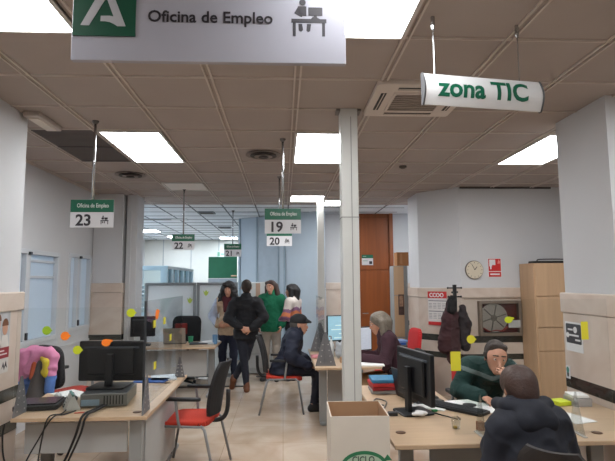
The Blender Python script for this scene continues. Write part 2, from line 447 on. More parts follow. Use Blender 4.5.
def office_chair(name, label, loc, rz, sh=.48, bh=1.05, seatm=None, backm=None, group=None, bw=.22):
    t = thing(name, label, 'chair', loc, rz, group)
    seatm = seatm or mat('black_fabric', '#191a1d', .85, var=.1, bump=.1); backm = backm or seatm
    blk = mat('black_plastic', '#17181a', .5, var=.05)
    obj('seat', prism(B(), rpoly(-.24, .24, -.22, .25, .1, 5), sh-.06, sh, .02), seatm, t, world=False, smooth=True)
    z0 = sh+.08
    bm = prism(B(), [(x, z) for x, z in rpoly(-bw, bw, z0, bh, .1, 5)], -.03, .03, .018, axis='y')
    for v in bm.verts: v.co.y += -.27-.10*(v.co.z-z0)+.5*v.co.x**2
    obj('backrest', bm, backm, t, world=False, smooth=True)
    obj('back_bracket', tube(B(), smooth_path([(0, -.08, sh-.07), (0, -.28, sh-.06), (0, -.34, sh+.08), (0, -.36, sh+.25)], 4), .022, 8), blk, t, world=False, smooth=True)
    for s in (-1, 1):
        obj('armrest_post', tube(B(), smooth_path([(s*.22, .0, sh-.05), (s*.29, .0, sh-.03), (s*.29, .0, sh+.19)], 4), .014, 8), mat('grey_tube'), t, world=False, smooth=True)
        obj('armrest', prism(B(), rpoly(s*.29-.03, s*.29+.03, -.14, .14, .028, 4), sh+.19, sh+.22, .008), blk, t, world=False)
    obj('gas_column', lathe(B(), [(.04, .08), (.04, .22), (.025, .23), (.025, sh-.06)], seg=14), blk, t, world=False, smooth=True)
    base = obj('star_base', lathe(B(), [(.045, .07), (.045, .13)], seg=14), blk, t, world=False)
    for k in range(5):
        a = 2*PI*k/5+.3; c, s = math.cos(a), math.sin(a)
        obj('base_arm', tube(B(), [(c*.03, s*.03, .11), (c*.29, s*.29, .075)], [.024, .015], 8), blk, base, world=False, smooth=True)
        obj('caster', lathe(B(), [(.015, -.022), (.028, -.018), (.028, .018), (.015, .022)], (c*.29, s*.29, .03), 12, 'x'), blk, base, world=False)
    return t

def desk(name, label, polys, legs, modesty=(), group=None, foots=True, topm=None, grommets=(), z=.73):
    xs = [p[0] for q in polys for p in q]; ys = [p[1] for q in polys for p in q]
    t = thing(name, label, 'desk', ((min(xs)+max(xs))/2, (min(ys)+max(ys))/2, 0), 0, group)
    topm = topm or mat('beech_top', '#b79d80', .35, var=.06, scale=3, stretch=(1, 12, 1)); gl = mat('desk_grey', '#8c8d8c', .5, .1, var=.03); dk = mat('desk_dark_grey', '#5d5e60', .5, .1, var=.03)
    for q in polys: obj('desktop', prism(B(), q, z-.026, z, .004), topm, t)
    for (x, y, ax, L) in legs:
        o = obj('leg', box(B(), x-.045, x+.045, y-.03, y+.03, .035, z-.026, .006), gl, t)
        o2 = obj('leg_foot', (prism(B(), rpoly(x-.04, x+.04, y-L/2, y+L/2, .035, 4), 0, .04, .01) if ax == 'y' else prism(B(), rpoly(x-L/2, x+L/2, y-.04, y+.04, .035, 4), 0, .04, .01)), gl, o)
    for (x0, x1, y0, y1, z0, z1) in modesty:
        obj('modesty_panel', box(B(), x0, x1, y0, y1, z0, z1, .003), mat('desk_panel', '#a2a2a0', .55, var=.03), t)
    for (x, y) in grommets:
        obj('cable_grommet', lathe(B(), [(.03, z), (.032, z+.003), (.022, z+.005), (.001, z+.005)], (x, y, 0), 16), mat('brown_grommet', '#5a3d28', .5), t, smooth=True)
    return t

def pin_monitor(name, label, c, rz, w, h, zb, zt, screen=None, base=(.24, .2), zbase=.73, tilt=0, legoff=.05):
    """monitor facing local +Y; zb/zt screen edges above zbase plane in room heights"""
    t = thing(name, label, 'monitor', (c[0], c[1], zbase), rz)
    blk = mat('monitor_black', '#0e0f12', .38, var=.05); 
    z0, z1 = zb-zbase, zt-zbase
    hs = obj('housing', prism(B(), [(x, z) for x, z in rpoly(-w/2, w/2, z0, z1, .012, 3)], -.02, .012, .006, axis='y'), blk, t, world=False)
    obj('rear_bulge', box(B(), -w*.36, w*.36, -.04, -.018, z0+.05, z1-.05, .012), blk, t, world=False)
    obj('vent_strip', box(B(), -w*.42, w*.42, -.026, -.019, z1-.062, z1-.045, .002), mat('monitor_grey', '#3a4048', .4), t, world=False)
    m = screen or mat('screen_off', '#05060a', .1, var=0)
    obj('screen', box(B(), -w/2+.014, w/2-.014, .012, .0145, z0+.018, z1-.014), m, t, world=False)
    obj('stand_neck', prism(B(), [(-.03, -.075), (.03, -.075), (.03, -.045), (-.03, -.045)], .012, (z0+z1)/2+.06, .004), blk, t, world=False)
    obj('stand_base', prism(B(), rpoly(-base[0]/2, base[0]/2, -base[1]*.6, base[1]*.4, .03, 4), 0, .014, .004), blk, t, world=False)
    return t

def icon(parent, sc, cx, cy, z, m, mirror=1):
    """clerk-at-a-desk pictogram, facing -Y"""
    def P(pl):
        return prism(B(), [(cx+x*sc, z+y*sc) for x, y in pl], cy-.0012, cy, axis='y')
    for pl in ([(-180, 0), (180, 0), (180, -42), (-180, -42)], [(-165, -42), (-135, -42), (-135, -185), (-165, -185)], [(135, -42), (165, -42), (165, -185), (135, -185)],
               [(-5, 125), (140, 125), (140, 35), (80, 35), (85, 15), (115, 0), (20, 0), (55, 35), (-5, 35)],
               [(-110, 135), (-25, 135), (-25, 30), (-60, 35), (-100, 70), (-60, 45), (-75, 20), (-150, 60)],
               [(-108, -55), (-70, -55), (-60, -120), (-80, -140), (-105, -125)], [(-20, -55), (22, -55), (12, -130), (-10, -142), (-26, -125)]):
        obj('pictogram', P(pl), m, parent, world=True)
    obj('pictogram', prism(B(), [(cx+(-65+34*math.cos(a*PI/6))*sc, z+(178+34*math.sin(a*PI/6))*sc) for a in range(12)], cy-.0012, cy, axis='y'), m, parent)
# ================================================================== the place
CE = 3.05
wall_m = mat('painted_wall', '#c6c7c9', .75, var=.02, scale=2, bump=.03, bscale=40)
added_frame_m = mat('window_frame_far', '#c4c8cc', .4, var=.02)
marble = marble_mat('cream_marble', '#d0c3b7', '#bdab9c', 2.2, .35)
dark_marble = marble_mat('dark_marble', '#23241f', '#3c3d36', 5, .2)
floor_m = marble_mat('floor_marble', '#c9b9a8', '#af9a86', 1.6, .13, tile=.6, seam='#c9bdae')
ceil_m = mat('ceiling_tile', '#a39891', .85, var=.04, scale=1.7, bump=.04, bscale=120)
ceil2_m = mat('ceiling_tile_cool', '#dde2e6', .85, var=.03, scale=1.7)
grid_m = mat('ceiling_bar', '#c2b7ae', .5, var=.02)
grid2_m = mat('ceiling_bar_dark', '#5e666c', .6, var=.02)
white_metal = mat('white_metal', '#c9cac6', .4, .1, var=.02)
wood_door_m = mat('door_wood', '#8a4a20', .4, var=.16, scale=2.2, stretch=(6, 6, .35))
light_wood = mat('light_wood', '#bd9d7c', .5, var=.07, scale=2.4, stretch=(8, 8, .5))
green_m = mat('sign_green', '#0d5c43', .35, var=.02)
white_m = mat('sign_white', '#cfcfd2', .35, var=.01)
big_shaded_white = mat('sign_grey_white', '#acacb6', .22, var=.02)  # white sign; the shade on its front is put into this greyer colour
ink = mat('sign_ink', '#262229', .5, var=0)
chrome = mat('chrome_rod', '#b9bbbd', .2, .9, var=0)
black = mat('black_plastic', '#17181a', .5, var=.05)
paper = mat('paper_white', '#dcdcda', .7, var=.02)
acrylic = clear_sheet('acrylic', (.97, .98, .978), .4)

# floor and ceilings
struct('floor', box(B(), -5, 5, -3.6, 17, -.1, 0), floor_m)
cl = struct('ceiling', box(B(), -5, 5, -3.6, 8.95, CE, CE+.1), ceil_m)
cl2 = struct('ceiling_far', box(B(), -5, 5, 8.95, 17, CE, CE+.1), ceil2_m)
X0, Y0 = .101, 3.285
bm = B()
k = -9
while X0+.6*k < 4.6:
    x = X0+.6*k
    if x > -3:
        for d in (-.019, .019): box(bm, x+d-.006, x+d+.006, -3.5, 8.95, CE-.012, CE+.001)
    k += 1
for k in range(-11, 10):
    y = Y0+.6*k
    for d in (-.008, .008): box(bm, -2.95, 4.6, y+d-.0035, y+d+.0035, CE-.007, CE+.001)
struct('trim_1', bm, grid_m)
bm = B()
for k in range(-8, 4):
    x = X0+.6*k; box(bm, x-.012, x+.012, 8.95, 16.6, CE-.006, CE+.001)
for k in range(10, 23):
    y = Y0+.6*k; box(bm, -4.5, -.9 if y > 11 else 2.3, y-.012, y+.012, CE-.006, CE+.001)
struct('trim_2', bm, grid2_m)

# left wall with its two windows
wl = B()
for (y0, y1, z0, z1) in ((-3.6, 5.2, 0, CE), (5.2, 6.74, 0, .95), (5.2, 6.74, 2.06, CE), (6.74, 7.03, 0, CE), (7.03, 7.84, 0, .99), (7.03, 7.84, 2.08, CE), (7.84, 8.35, 0, CE)):
    box(wl, -3.07, -2.95, y0, y1, z0, z1)
struct('wall_left', wl, wall_m)
bm = B(); box(bm, -2.952, -2.935, 4.2, 7.85, .80, .83); struct('trim_3', bm, wall_m)
frame_m = mat('window_frame_white', '#c4c8cc', .4, var=.02)
pane_m = frosted('window_pane', (.74, .80, .84), .6)
def window(n, y0, y1, z0, z1, mull, handle, bars):
    bm = B(); w = .055
    box(bm, -3.03, -2.93, y0, y0+w, z0, z1, .006); box(bm, -3.03, -2.93, y1-w, y1, z0, z1, .006)
    box(bm, -3.03, -2.93, y0+w, y1-w, z0, z0+w, .006); box(bm, -3.03, -2.93, y0+w, y1-w, z1-w, z1, .006)
    box(bm, -3.02, -2.935, mull-.05, mull+.05, z0+w, z1-w, .006)
    f = struct('window_%d' % n, bm, frame_m)
    obj('pane', box(B(), -3.0, -2.995, y0+w, mull-.05, z0+w, z1-w), pane_m, f)
    obj('pane', box(B(), -3.0, -2.995, mull+.05, y1-w, z0+w, z1-w), pane_m, f)
    obj('window_latch', box(B(), -2.935, -2.915, mull-.02, mull+.02, z0+.07, z0+.15, .004), mat('latch_dark', '#24262a', .5), f)
    obj('window_latch', box(B(), -2.935, -2.905, mull-.025, mull+.025, z1-.065, z1-.03, .004), mat('latch_dark'), f)
    for z in bars: obj('sash_bar', box(B(), -2.995, -2.97, mull+.05, y1-w, z-.015, z+.015, .003), frame_m, f)
    bm = B(); box(bm, -2.96, -2.945, y0-.06, y1+.06, z0-.07, z0-.0, .003); obj('window_sill', bm, frame_m, f)
window(1, 5.2, 6.74, .95, 2.06, 5.93, True, (1.93, 1.74))
window(2, 7.03, 7.84, .99, 2.08, 7.38, True, ())

def clad(parent, poly, zt=1.58, stripes=((.775, .87), (.535, .615)), cap=.022, cornice=.15):
    """marble wainscot round a pier: poly is its plan (counter-clockwise)"""
    def grow(p, d):
        n = len(p); o = []
        for i in range(n):
            a, b, c = Vector(p[i-1]), Vector(p[i]), Vector(p[(i+1) % n])
            n1 = Vector(((b-a).y, -(b-a).x)).normalized(); n2 = Vector(((c-b).y, -(c-b).x)).normalized()
            m = (n1+n2); m /= (1+n1.dot(n2)); o.append(tuple(b+m*d))
        return o
    obj('marble_cladding', prism(B(), grow(poly, .020), 0, zt-cornice), marble, parent)
    obj('marble_cornice', prism(B(), grow(poly, .034), zt-cornice+.003, zt, .01), marble, parent)
    for a, b in stripes: obj('dark_marble_band', prism(B(), grow(poly, .0225), a, b), dark_marble, parent)

# near left pier, back left pilaster
p = [(-2.80, 3.2), (-2.12, 3.2), (-2.12, 4.15), (-2.80, 4.15)]
o = struct('wall_pier_left', prism(B(), p, 0, CE), wall_m); clad(o, p, 1.60)
p = [(-2.94, 7.87), (-2.49, 7.87), (-2.49, 8.35), (-2.94, 8.35)]
o = struct('wall_pilaster_left', prism(B(), p, 0, CE), wall_m); clad(o, p, 1.66, ((.80, .88), (.50, .58)))
bm = box(B(), -2.455, -2.29, 7.93, 8.3, 0, CE, .008); box(bm, -2.40, -2.375, 7.90, 7.93, 0, CE-.25, .004)
struct('trim_4', bm, wall_m)
bm = B()
for q in ((8.35, 16.6, 0, .9), (8.35, 16.6, 2.6, CE), (8.35, 8.9, .9, 2.6), (15.6, 16.6, .9, 2.6)): box(bm, -4.62, -4.5, *q)
struct('wall_far_left', bm, wall_m)
bm = B()
for y in (8.9, 10.56, 12.22, 13.88, 15.54): box(bm, -4.6, -4.52, y, y+.06, .9, 2.6)
box(bm, -4.6, -4.52, 8.9, 15.6, .9, .95); box(bm, -4.6, -4.52, 8.9, 15.6, 2.55, 2.6)
o = struct('window_3', bm, added_frame_m)  # unseen window and wall opening added to bring daylight into the far room
struct('wall_far_return', box(B(), -4.62, -2.95, 8.3, 8.42, 0, CE), wall_m)
# far end wall with vertical joints
o = struct('wall_far', box(B(), -4.62, -.9, 16.5, 16.62, 0, CE), mat('far_wall_cream', '#cfcdc6', .7, var=.02))
bm = B()
for x in (-3.9, -3.0, -2.1, -1.2): box(bm, x-.012, x+.012, 16.485, 16.5, 0, CE)
obj('joint_strip', bm, mat('joint_grey', '#9fa3a6', .6), o)
# slanted pale blue partition
blue_wall = mat('pale_blue_panel', '#b3bfc9', .5, var=.02)
A, Bp = Vector((-.95, 11.0)), Vector((.78, 9.68)); u = (Bp-A).normalized(); nn = Vector((u.y, -u.x))
L = (Bp-A).length
o = struct('wall_partition_blue', obox(B(), (A+Bp)/2-nn*.04, u, L/2, .04, 0, CE), blue_wall)
for s in (0.005, .235, .50, .575, .985):
    q = A+u*L*s+nn*.012; obj('joint_strip', obox(B(), q, u, .022 if s != .50 else .012, .012, 0, CE), mat('blue_joint', '#8e9ca6', .5), o)
q = A+u*L*.37+nn*.006; obj('grey_panel', obox(B(), q, u, L*.125, .006, 0, CE), mat('grey_blue_panel', '#a2adb6', .5), o)
struct('wall_far_right', box(B(), -.95, -.85, 11.05, 16.6, 0, CE), wall_m)
# wall of the wooden door
p = [(.82, 10.12), (1.44, 10.12), (1.44, 10.3), (.82, 10.3)]
o = struct('wall_back', prism(B(), p, 0, CE), wall_m)
p2 = [(2.26, 10.12), (4.6, 10.12), (4.6, 10.3), (2.26, 10.3)]
o2 = struct('wall_back_right', prism(B(), p2, 0, CE), wall_m); clad(o2, p2, 1.62)
clad(o, p, 1.64, ((.80, .88), (.50, .58)))
d = struct('door_1', box(B(), 1.44, 2.26, 10.16, 10.22, 0, CE), wood_door_m)
obj('door_leaf', box(B(), 1.53, 2.17, 10.135, 10.16, .01, 1.88, .004), wood_door_m, d)
obj('door_top_panel', box(B(), 1.53, 2.17, 10.135, 10.16, 1.895, 2.95, .004), wood_door_m, d)
obj('door_frame', box(box(B(), 1.44, 1.52, 10.10, 10.16, 0, CE, .004), 2.18, 2.26, 10.10, 10.16, 0, CE, .004), wood_door_m, d)
obj('door_handle', tube(B(), [(1.60, 10.135, 1.02), (1.60, 10.08, 1.02), (1.72, 10.08, 1.02)], .012), chrome, d)
# right hand pier block and right pillar
p = [(2.12, 7.71), (2.59, 7.19), (4.7, 7.19), (4.7, 8.3), (2.12, 8.3)]
o = struct('wall_right_block', prism(B(), p, 0, CE), wall_m); clad(o, p, 1.56)
obj('marble_joint', box(B(), 2.62, 4.6, 7.165, 7.171, 1.395, 1.405), mat('joint_brown', '#8a7660', .6), o)
p = [(2.42, 3.52), (3.1, 3.52), (3.1, 4.2), (2.42, 4.2)]
o = struct('wall_pillar_right', prism(B(), p, 0, CE), wall_m); clad(o, p, 1.56, cornice=.17)
struct('wall_right', box(B(), 4.6, 4.75, -3.6, 7.19, 0, CE), wall_m)
struct('wall_near', box(B(), -3.07, 4.75, -3.75, -3.6, 0, CE), wall_m)
struct('trim_5', box(B(), 2.62, 4.0, 7.165, 7.20, CE-.025, CE), mat('shadow_gap', '#4a423e', .8))

# white metal posts
t = thing('support_post', 'tall white square metal post rising from floor to ceiling in the middle of the room', 'post', (.53, 3.93, 0))
obj('shaft', box(B(), .462, .598, 3.862, 3.998, 0, CE-.001, .006), white_metal, t)
obj('groove', box(B(), .540, .546, 3.859, 3.863, 0, 2.98), mat('groove_grey', '#8b8c88', .6), t)
obj('joint_ring', box(B(), .459, .601, 3.859, 4.001, 2.165, 2.172), mat('groove_grey'), t)
for a in (.43, .598): obj('ceiling_bracket', box(B(), a, a+.032, 3.87, 3.99, CE-.02, CE-.0005, .003), mat('bracket_grey', '#6f6a66', .6), t)
t = thing('support_post', 'slim white metal post behind the thick post, in front of the pale blue partition', 'post', (.62, 8.15, 0))
obj('shaft', box(B(), .565, .675, 8.1, 8.2, 0, CE-.001, .006), white_metal, t)
obj('side_strip', box(B(), .676, .70, 8.12, 8.18, 0, 1.55, .004), mat('white_strip', '#d2d6da', .4), t)

# ceiling light panels
def light_panel(x0, y0, nx, ny, label, st, rgb=(.97, .985, 1), lit=True, group=None):
    w, d = .6*nx, .6*ny; g = .024
    t = thing('ceiling_light', label, 'ceiling light', (x0+w/2, y0+d/2, CE-.03), 0, group)
    bm = B()
    for a in ((x0+.012, x0+g+.012, y0+.012, y0+d-.012), (x0+w-g-.012, x0+w-.012, y0+.012, y0+d-.012), (x0+g+.012, x0+w-g-.012, y0+.012, y0+g), (x0+g+.012, x0+w-g-.012, y0+d-g, y0+d-.012)):
        box(bm, a[0], a[1], a[2], a[3], CE-.022, CE-.0005)
    obj('frame', bm, mat('light_frame', '#c9c4be', .4, var=0), t)
    m = emitter('lit_diffuser', rgb, st) if lit else mat('unlit_diffuser', '#d8d2ca', .5, var=.01)
    obj('diffuser', box(B(), x0+g+.012, x0+w-g-.012, y0+g, y0+d-g, CE-.014, CE-.004), m, t)
ST = 21.5
light_panel(-1.70, 4.485, 1, 2, 'lit oblong ceiling panel just right of the dark grille tiles, above the counter 23 sign', ST)
light_panel(.101, 4.485, 1, 2, 'lit oblong ceiling panel partly behind the thick white post', ST)
light_panel(2.50, 4.485, 1, 2, 'lit oblong ceiling panel cut off by the right pillar', ST)
light_panel(-1.70, 1.485, 1, 2, 'lit ceiling panel left of the big office sign, cut by the top edge', ST)
light_panel(.101, 1.485, 1, 2, 'lit ceiling panel right of the big office sign, cut by the top edge', ST)
light_panel(2.50, 1.485, 1, 2, 'lit ceiling panel out of view above the right desk', ST)
light_panel(.101, -1.515, 1, 2, 'lit ceiling panel out of view behind the viewer', ST)
light_panel(.101, 7.885, 1, 1, 'small lit panel left of the slim post, above the counter 19 sign', ST*1.2)
light_panel(.701, 8.34, 1, 1, 'small lit panel between the slim post and the thick post', ST*1.2)
light_panel(-1.70, 6.885, 1, 1, 'unlit pale square ceiling panel above the counter 22 sign', 0, lit=False)
light_panel(2.6, 8.4, 1, 1, 'lit panel over the door lobby hidden by the wall block', ST, group=None)
COOL = (.80, .92, 1.04)
far = [(-3.9, 13.2, 'far lit panel left of the counter 22 sign'), (-3.5, 15.0, 'far lit panel behind the counter 22 sign'), (-2.0, 15.4, 'far lit panel left of the counter 21 sign, above the green board')]
for x, y, lb in far: light_panel(x, y, 1, 1, lb, ST*1.8, COOL)
for x, y in ((-4.1, 9.2), (-4.1, 10.4), (-4.1, 11.6)): light_panel(x, y, 1, 1, 'lit panel in the far room hidden behind the pilaster', ST*3, COOL, group='hidden far panels')  # unseen panels added to brighten the far ceiling

# other ceiling fittings
vent_m = mat('vent_grey', '#8a807a', .6, var=.03); vent_d = mat('vent_dark', '#4b4644', .7, var=.02)
for x, y, lb in ((-1.95, 6.39, 'round ceiling air diffuser left of the unlit panel, nearer the left wall'), (-.21, 5.33, 'round ceiling air diffuser beside the counter 19 sign rod')):
    t = thing('air_diffuser', lb, 'air vent', (x, y, CE-.05))
    for i, r in enumerate((.19, .14, .095, .05)):
        z = CE-.008-.009*i
        obj('ring', lathe(B(), [(r, z), (r+.004, z-.008), (max(r-.036, .002), z+.004), (max(r-.036, .002), z+.007)], (x, y, 0), 28), vent_m if i % 2 == 0 else vent_d, t, smooth=False)
for y in (4.485, 5.085):
    t = thing('grille_tile', 'dark slatted ceiling tile left of the lit panel, ' + ('nearer the viewer' if y < 5 else 'further from the viewer'), 'air vent', (-2.0, y+.3, CE-.01))
    obj('backing', box(B(), -2.28, -1.72, y+.012, y+.588, CE-.006, CE-.001), mat('grille_dark', '#625b58', .7, var=.03), t)
    bm = B()
    for i in range(14): box(bm, -2.28, -1.72, y+.03+.04*i, y+.038+.04*i, CE-.011, CE-.006)
    obj('slats', bm, mat('grille_slat', '#6d6663', .6), t)
    obj('edge_strip', box(B(), -2.28, -1.72, y+.575, y+.59, CE-.012, CE-.006), mat('grille_edge', '#2b2827', .7), t)
t = thing('emergency_light', 'slim white emergency light box on the ceiling beside the left pier', 'emergency light', (-2.02, 4.25, CE-.05))
obj('housing', box(B(), -2.09, -1.96, 4.0, 4.42, CE-.045, CE-.001, .008), mat('emergency_white', '#b8aea6', .5), t)
obj('lens', box(B(), -2.065, -1.985, 4.05, 4.37, CE-.055, CE-.044, .004), mat('emergency_lens', '#d3cbc0', .4), t)
solo('smoke_detector', 'tiny round smoke detector on the ceiling above the clock', 'smoke detector', lathe(B(), [(.045, CE-.001), (.045, CE-.02), (.02, CE-.035)], (1.45, 5.86, 0), 16), mat('detector_grey', '#5e5652', .6))
for x, y, lb in ((-1.52, 9.95, 'dark square vent in the far ceiling above the counter 21 sign'), (-1.47, 12.7, 'dark square vent deep in the far ceiling over the green board')):
    t = thing('far_vent', lb, 'air vent', (x, y, CE-.02)); obj('frame', box(B(), x-.16, x+.16, y-.16, y+.16, CE-.02, CE-.001, .004), mat('vent_frame_grey', '#767d82', .6), t)
    obj('grille', box(B(), x-.13, x+.13, y-.13, y+.13, CE-.024, CE-.019), vent_d, t)
t = thing('slot_vent', 'long slot air vent in the far ceiling near the pilaster', 'air vent', (-2.8, 11.0, CE-.02))
obj('frame', box(B(), -3.6, -2.1, 10.9, 11.15, CE-.016, CE-.001), mat('vent_frame_pale', '#b6bcc0', .5), t); obj('slot', box(B(), -3.55, -2.45, 10.96, 11.08, CE-.02, CE-.015), vent_d, t)
# ceiling cassette air conditioner
t = thing('air_conditioner', 'square ceiling cassette air conditioner behind the zona TIC sign', 'air conditioner', (1.005, 3.615, CE-.05))
ac = mat('ac_beige', '#d0c6bd', .5, var=.01)
x0, x1, y0, y1 = .655, 1.355, 3.285, 3.955
bm = B(); o0 = rpoly(x0, x1, y0, y1, .03, 3)
prism(bm, o0, CE-.035, CE-.001, .008); obj('cover', bm, ac, t)
for q in ((x0+.16, x1-.16, y0+.055, y0+.095), (x0+.16, x1-.16, y1-.095, y1-.055), (x0+.055, x0+.095, y0+.16, y1-.16), (x1-.095, x1-.055, y0+.16, y1-.16)):
    s = obj('air_slot', box(B(), *q, CE-.037, CE-.034), mat('slot_black', '#1d1a19', .6), t)
    w, h = q[1]-q[0], q[3]-q[2]
    fl = (q[0]+w*.45, q[0]+w*.6, q[2], q[3]) if w < h else (q[0], q[1], q[2]+h*.45, q[2]+h*.6)
    obj('flap', box(B(), *fl, CE-.041, CE-.036), ac, s)
bm = B()
for i in range(9): box(bm, x0+.17, x1-.17, y0+.17+.04*i, y0+.188+.04*i, CE-.042, CE-.036)
obj('intake_grille', bm, mat('ac_grille', '#8c827a', .6), t)
obj('grille_frame', box(box(box(box(B(), x0+.145, x0+.165, y0+.145, y1-.145, CE-.043, CE-.034), x1-.165, x1-.145, y0+.145, y1-.145, CE-.043, CE-.034), x0+.165, x1-.165, y0+.145, y0+.165, CE-.043, CE-.034), x0+.165, x1-.165, y1-.165, y1-.145, CE-.043, CE-.034), ac, t)

# ------------------------------------------------------------------ hanging signs
def counter_sign(num, x, y, w, ztop, zbot, label, topband=.45):
    t = thing('counter_sign', label, 'sign', (x, y, zbot), 0)
    h = ztop-zbot; zm = zbot+h*(1-topband)
    obj('panel', box(B(), x-w/2, x+w/2, y-.004, y+.004, zbot, zm), white_m, t)
    gb = obj('green_band', box(B(), x-w/2, x+w/2, y-.005, y+.005, zm, ztop), green_m, t)
    obj('lettering', move(fit_w(text_bm('Oficina de Empleo', .05, .0004), w*.74), T((x+w*.02, y-.0065, zm+h*topband*.38))), mat('letter_white', '#d8dcd8', .5, var=0), gb)
    obj('numeral', move(text_bm(num, h*.56, .0036), T((x-w*.19, y-.006, zbot+h*.075))), ink, t)
    icon(t, w*.00052, x+w*.30, y-.0055, zbot+h*.26, ink)
    obj('rod', tube(B(), [(x, y, ztop), (x, y, CE)], .011, 10), chrome, t, smooth=True)
    obj('ceiling_cap', lathe(B(), [(.012, CE-.03), (.028, CE-.012), (.03, CE-.0005)], (x, y, 0), 14), mat('cap_dark', '#6a6664', .4, .5), t)
counter_sign('23', -1.605, 4.25, .355, 2.365, 2.13, 'green and white counter 23 sign hanging near the left wall')
counter_sign('22', -1.465, 7.4, .33, 2.37, 2.14, 'green and white counter 22 sign hanging by the pilaster')
counter_sign('21', -.97, 9.7, .33, 2.40, 2.15, 'distant green and white counter 21 sign above the curly haired woman')
counter_sign('19', 0.0, 4.75, .345, 2.365, 2.125, 'green and white counter 19 sign hanging in front of the counter 20 sign')
counter_sign('20', -.045, 6.5, .33, 2.365, 2.13, 'green and white counter 20 sign hanging directly behind the counter 19 sign')

t = thing('office_sign', 'large white hanging office sign with green emblem at the top of the picture', 'sign', (-.285, 1.9, 2.53))
obj('panel', box(B(), -.822, .252, 1.9, 1.925, 2.53, 2.95, .002), big_shaded_white, t)
e = obj('emblem_field', box(B(), -.818, -.577, 1.896, 1.9, 2.628, 2.90), mat('emblem_green', '#0a4a35', .4, var=.02), t)
U = .0004335
pl = [(75, 240), (150, 242), (297, -25), (365, 155), (330, 148), (252, 150), (250, 200), (290, 200), (330, 207), (365, 222), (400, 245), (475, 245), (325, -140), (265, -140)]
obj('emblem', prism(B(), [(-.818+(x-5)*U, 2.633+(325-y)*U) for x, y in pl], 1.8945, 1.896, axis='y'), mat('emblem_white', '#b4b4b8', .4, var=0), e)
obj('lettering', move(fit_w(text_bm('Oficina de Empleo', .066, .0012), .490), T((-.285, 1.8985, 2.692))), ink, t)
icon(t, .00039, .105, 1.9, 2.715, ink)
for x in (-.6, .03):
    obj('rod', tube(B(), [(x, 1.912, 2.95), (x, 1.912, CE)], .008, 8), chrome, t, smooth=True)

# zona TIC: a bowed plate
c = Vector((1.055, 2.5, 0)); ang = math.degrees(math.atan2(.10, .69)); Lh = .338
t = thing('zone_sign', 'bowed white hanging sign reading zona TIC in green letters', 'sign', (c.x, c.y, 2.57), ang)
bm = B(); sec = []
n = 10; hh = .165
front = [(-.028*math.cos((i/n-.5)*PI)-.004, hh*i/n) for i in range(n+1)]
prof = front+[(y+.006, z) for y, z in front[::-1]]
prism(bm, prof, -Lh, Lh, axis='x'); obj('plate', bm, mat('zone_white', '#d0d0d0', .3, var=.01), t, world=False)
for s in (-1, 1):
    obj('end_cap', prism(B(), [(y*1.12-.001, z*1.04-.003) for y, z in front]+[(.012, hh+.003), (.012, -.003)], s*Lh-.004, s*Lh+.004, axis='x'), mat('cap_dark_grey', '#4a4a4c', .5), t, world=False)
tb = fit_w(text_bm('zona TIC', .135, .0036), .515)
for i in range(1, 16): bmesh.ops.bisect_plane(tb, geom=tb.verts[:]+tb.edges[:]+tb.faces[:], plane_co=(0, 0, -.035+.01*i), plane_no=(0, 0, 1))
for v in tb.verts:
    zz = v.co.z+.045; v.co.z = zz; v.co.y += -.028*math.cos((min(max(zz/hh, 0), 1)-.5)*PI)-.0055
obj('lettering', move(tb, T((-.01, 0, 0))), green_m, t, world=False)
for x in (-.27, .22):
    obj('rod', tube(B(), [(x, 0, hh-.01), (x, 0, CE-2.57)], .0035, 6), chrome, t, world=False)
    obj('ceiling_cap', lathe(B(), [(.007, .41), (.011, .43), (.011, .479)], (x, 0, 0), 10), chrome, t, world=False)
# ================================================================== left desk and what stands on it
desk('office_desk', 'beech L-shaped desk at lower left with computer and acrylic screens', [[(-1.895, 3.68), (-.96, 3.68), (-.96, 4.5), (-2.02, 4.5)], [(-1.66, 4.501), (-.96, 4.501), (-.975, 5.26), (-1.66, 5.26)]],
     [(-1.06, 3.80, 'y', .1), (-1.10, 5.05, 'y', .62), (-1.86, 4.2, 'y', .5)], [(-1.84, -1.12, 3.78, 3.80, .46, .672), (-1.035, -1.02, 3.9, 4.95, .12, .66)], grommets=((-1.06, 3.80), (-1.08, 4.85)))
YEL, ORA, LIM, GRN = [mat(n, h, .7, var=.02) for n, h in (('sticker_yellow', '#d2c930'), ('sticker_orange', '#f4801e'), ('sticker_lime', '#b9c41c'), ('sticker_green', '#93b722'))]
STEEL = mat('bracket_steel', '#77777a', .4, .3, var=.03)
def sticker(parent, a, z, plane, m, r=.035, hand_=False, rect=None, y=None):
    """round, pointing-hand or oblong paper sticker on a screen; plane 'y' faces -Y, 'x' faces the aisle"""
    if rect: pl = rpoly(-rect[0]/2, rect[0]/2, -rect[1]/2, rect[1]/2, .004, 2)
    elif hand_: pl = [(r*math.cos(k*PI/8)*1.05, r*.85*math.sin(k*PI/8)) for k in range(3, 17)]+[(r*1.15, r*.1), (r*1.5, r*.2), (r*1.5, r*.6), (r*.6, r*.75)]
    else: pl = [(r*math.cos(k*PI/10), r*math.sin(k*PI/10)) for k in range(1, 20)]+[(r*1.35, 0)]
    if plane == 'y': bm = prism(B(), [(a+p, z+q) for p, q in pl], y-.0012, y, axis='y')
    else: bm = prism(B(), [(a+p, z+q) for p, q in pl], y, y+.0012, axis='x')
    return obj('sticker', bm, m, parent)
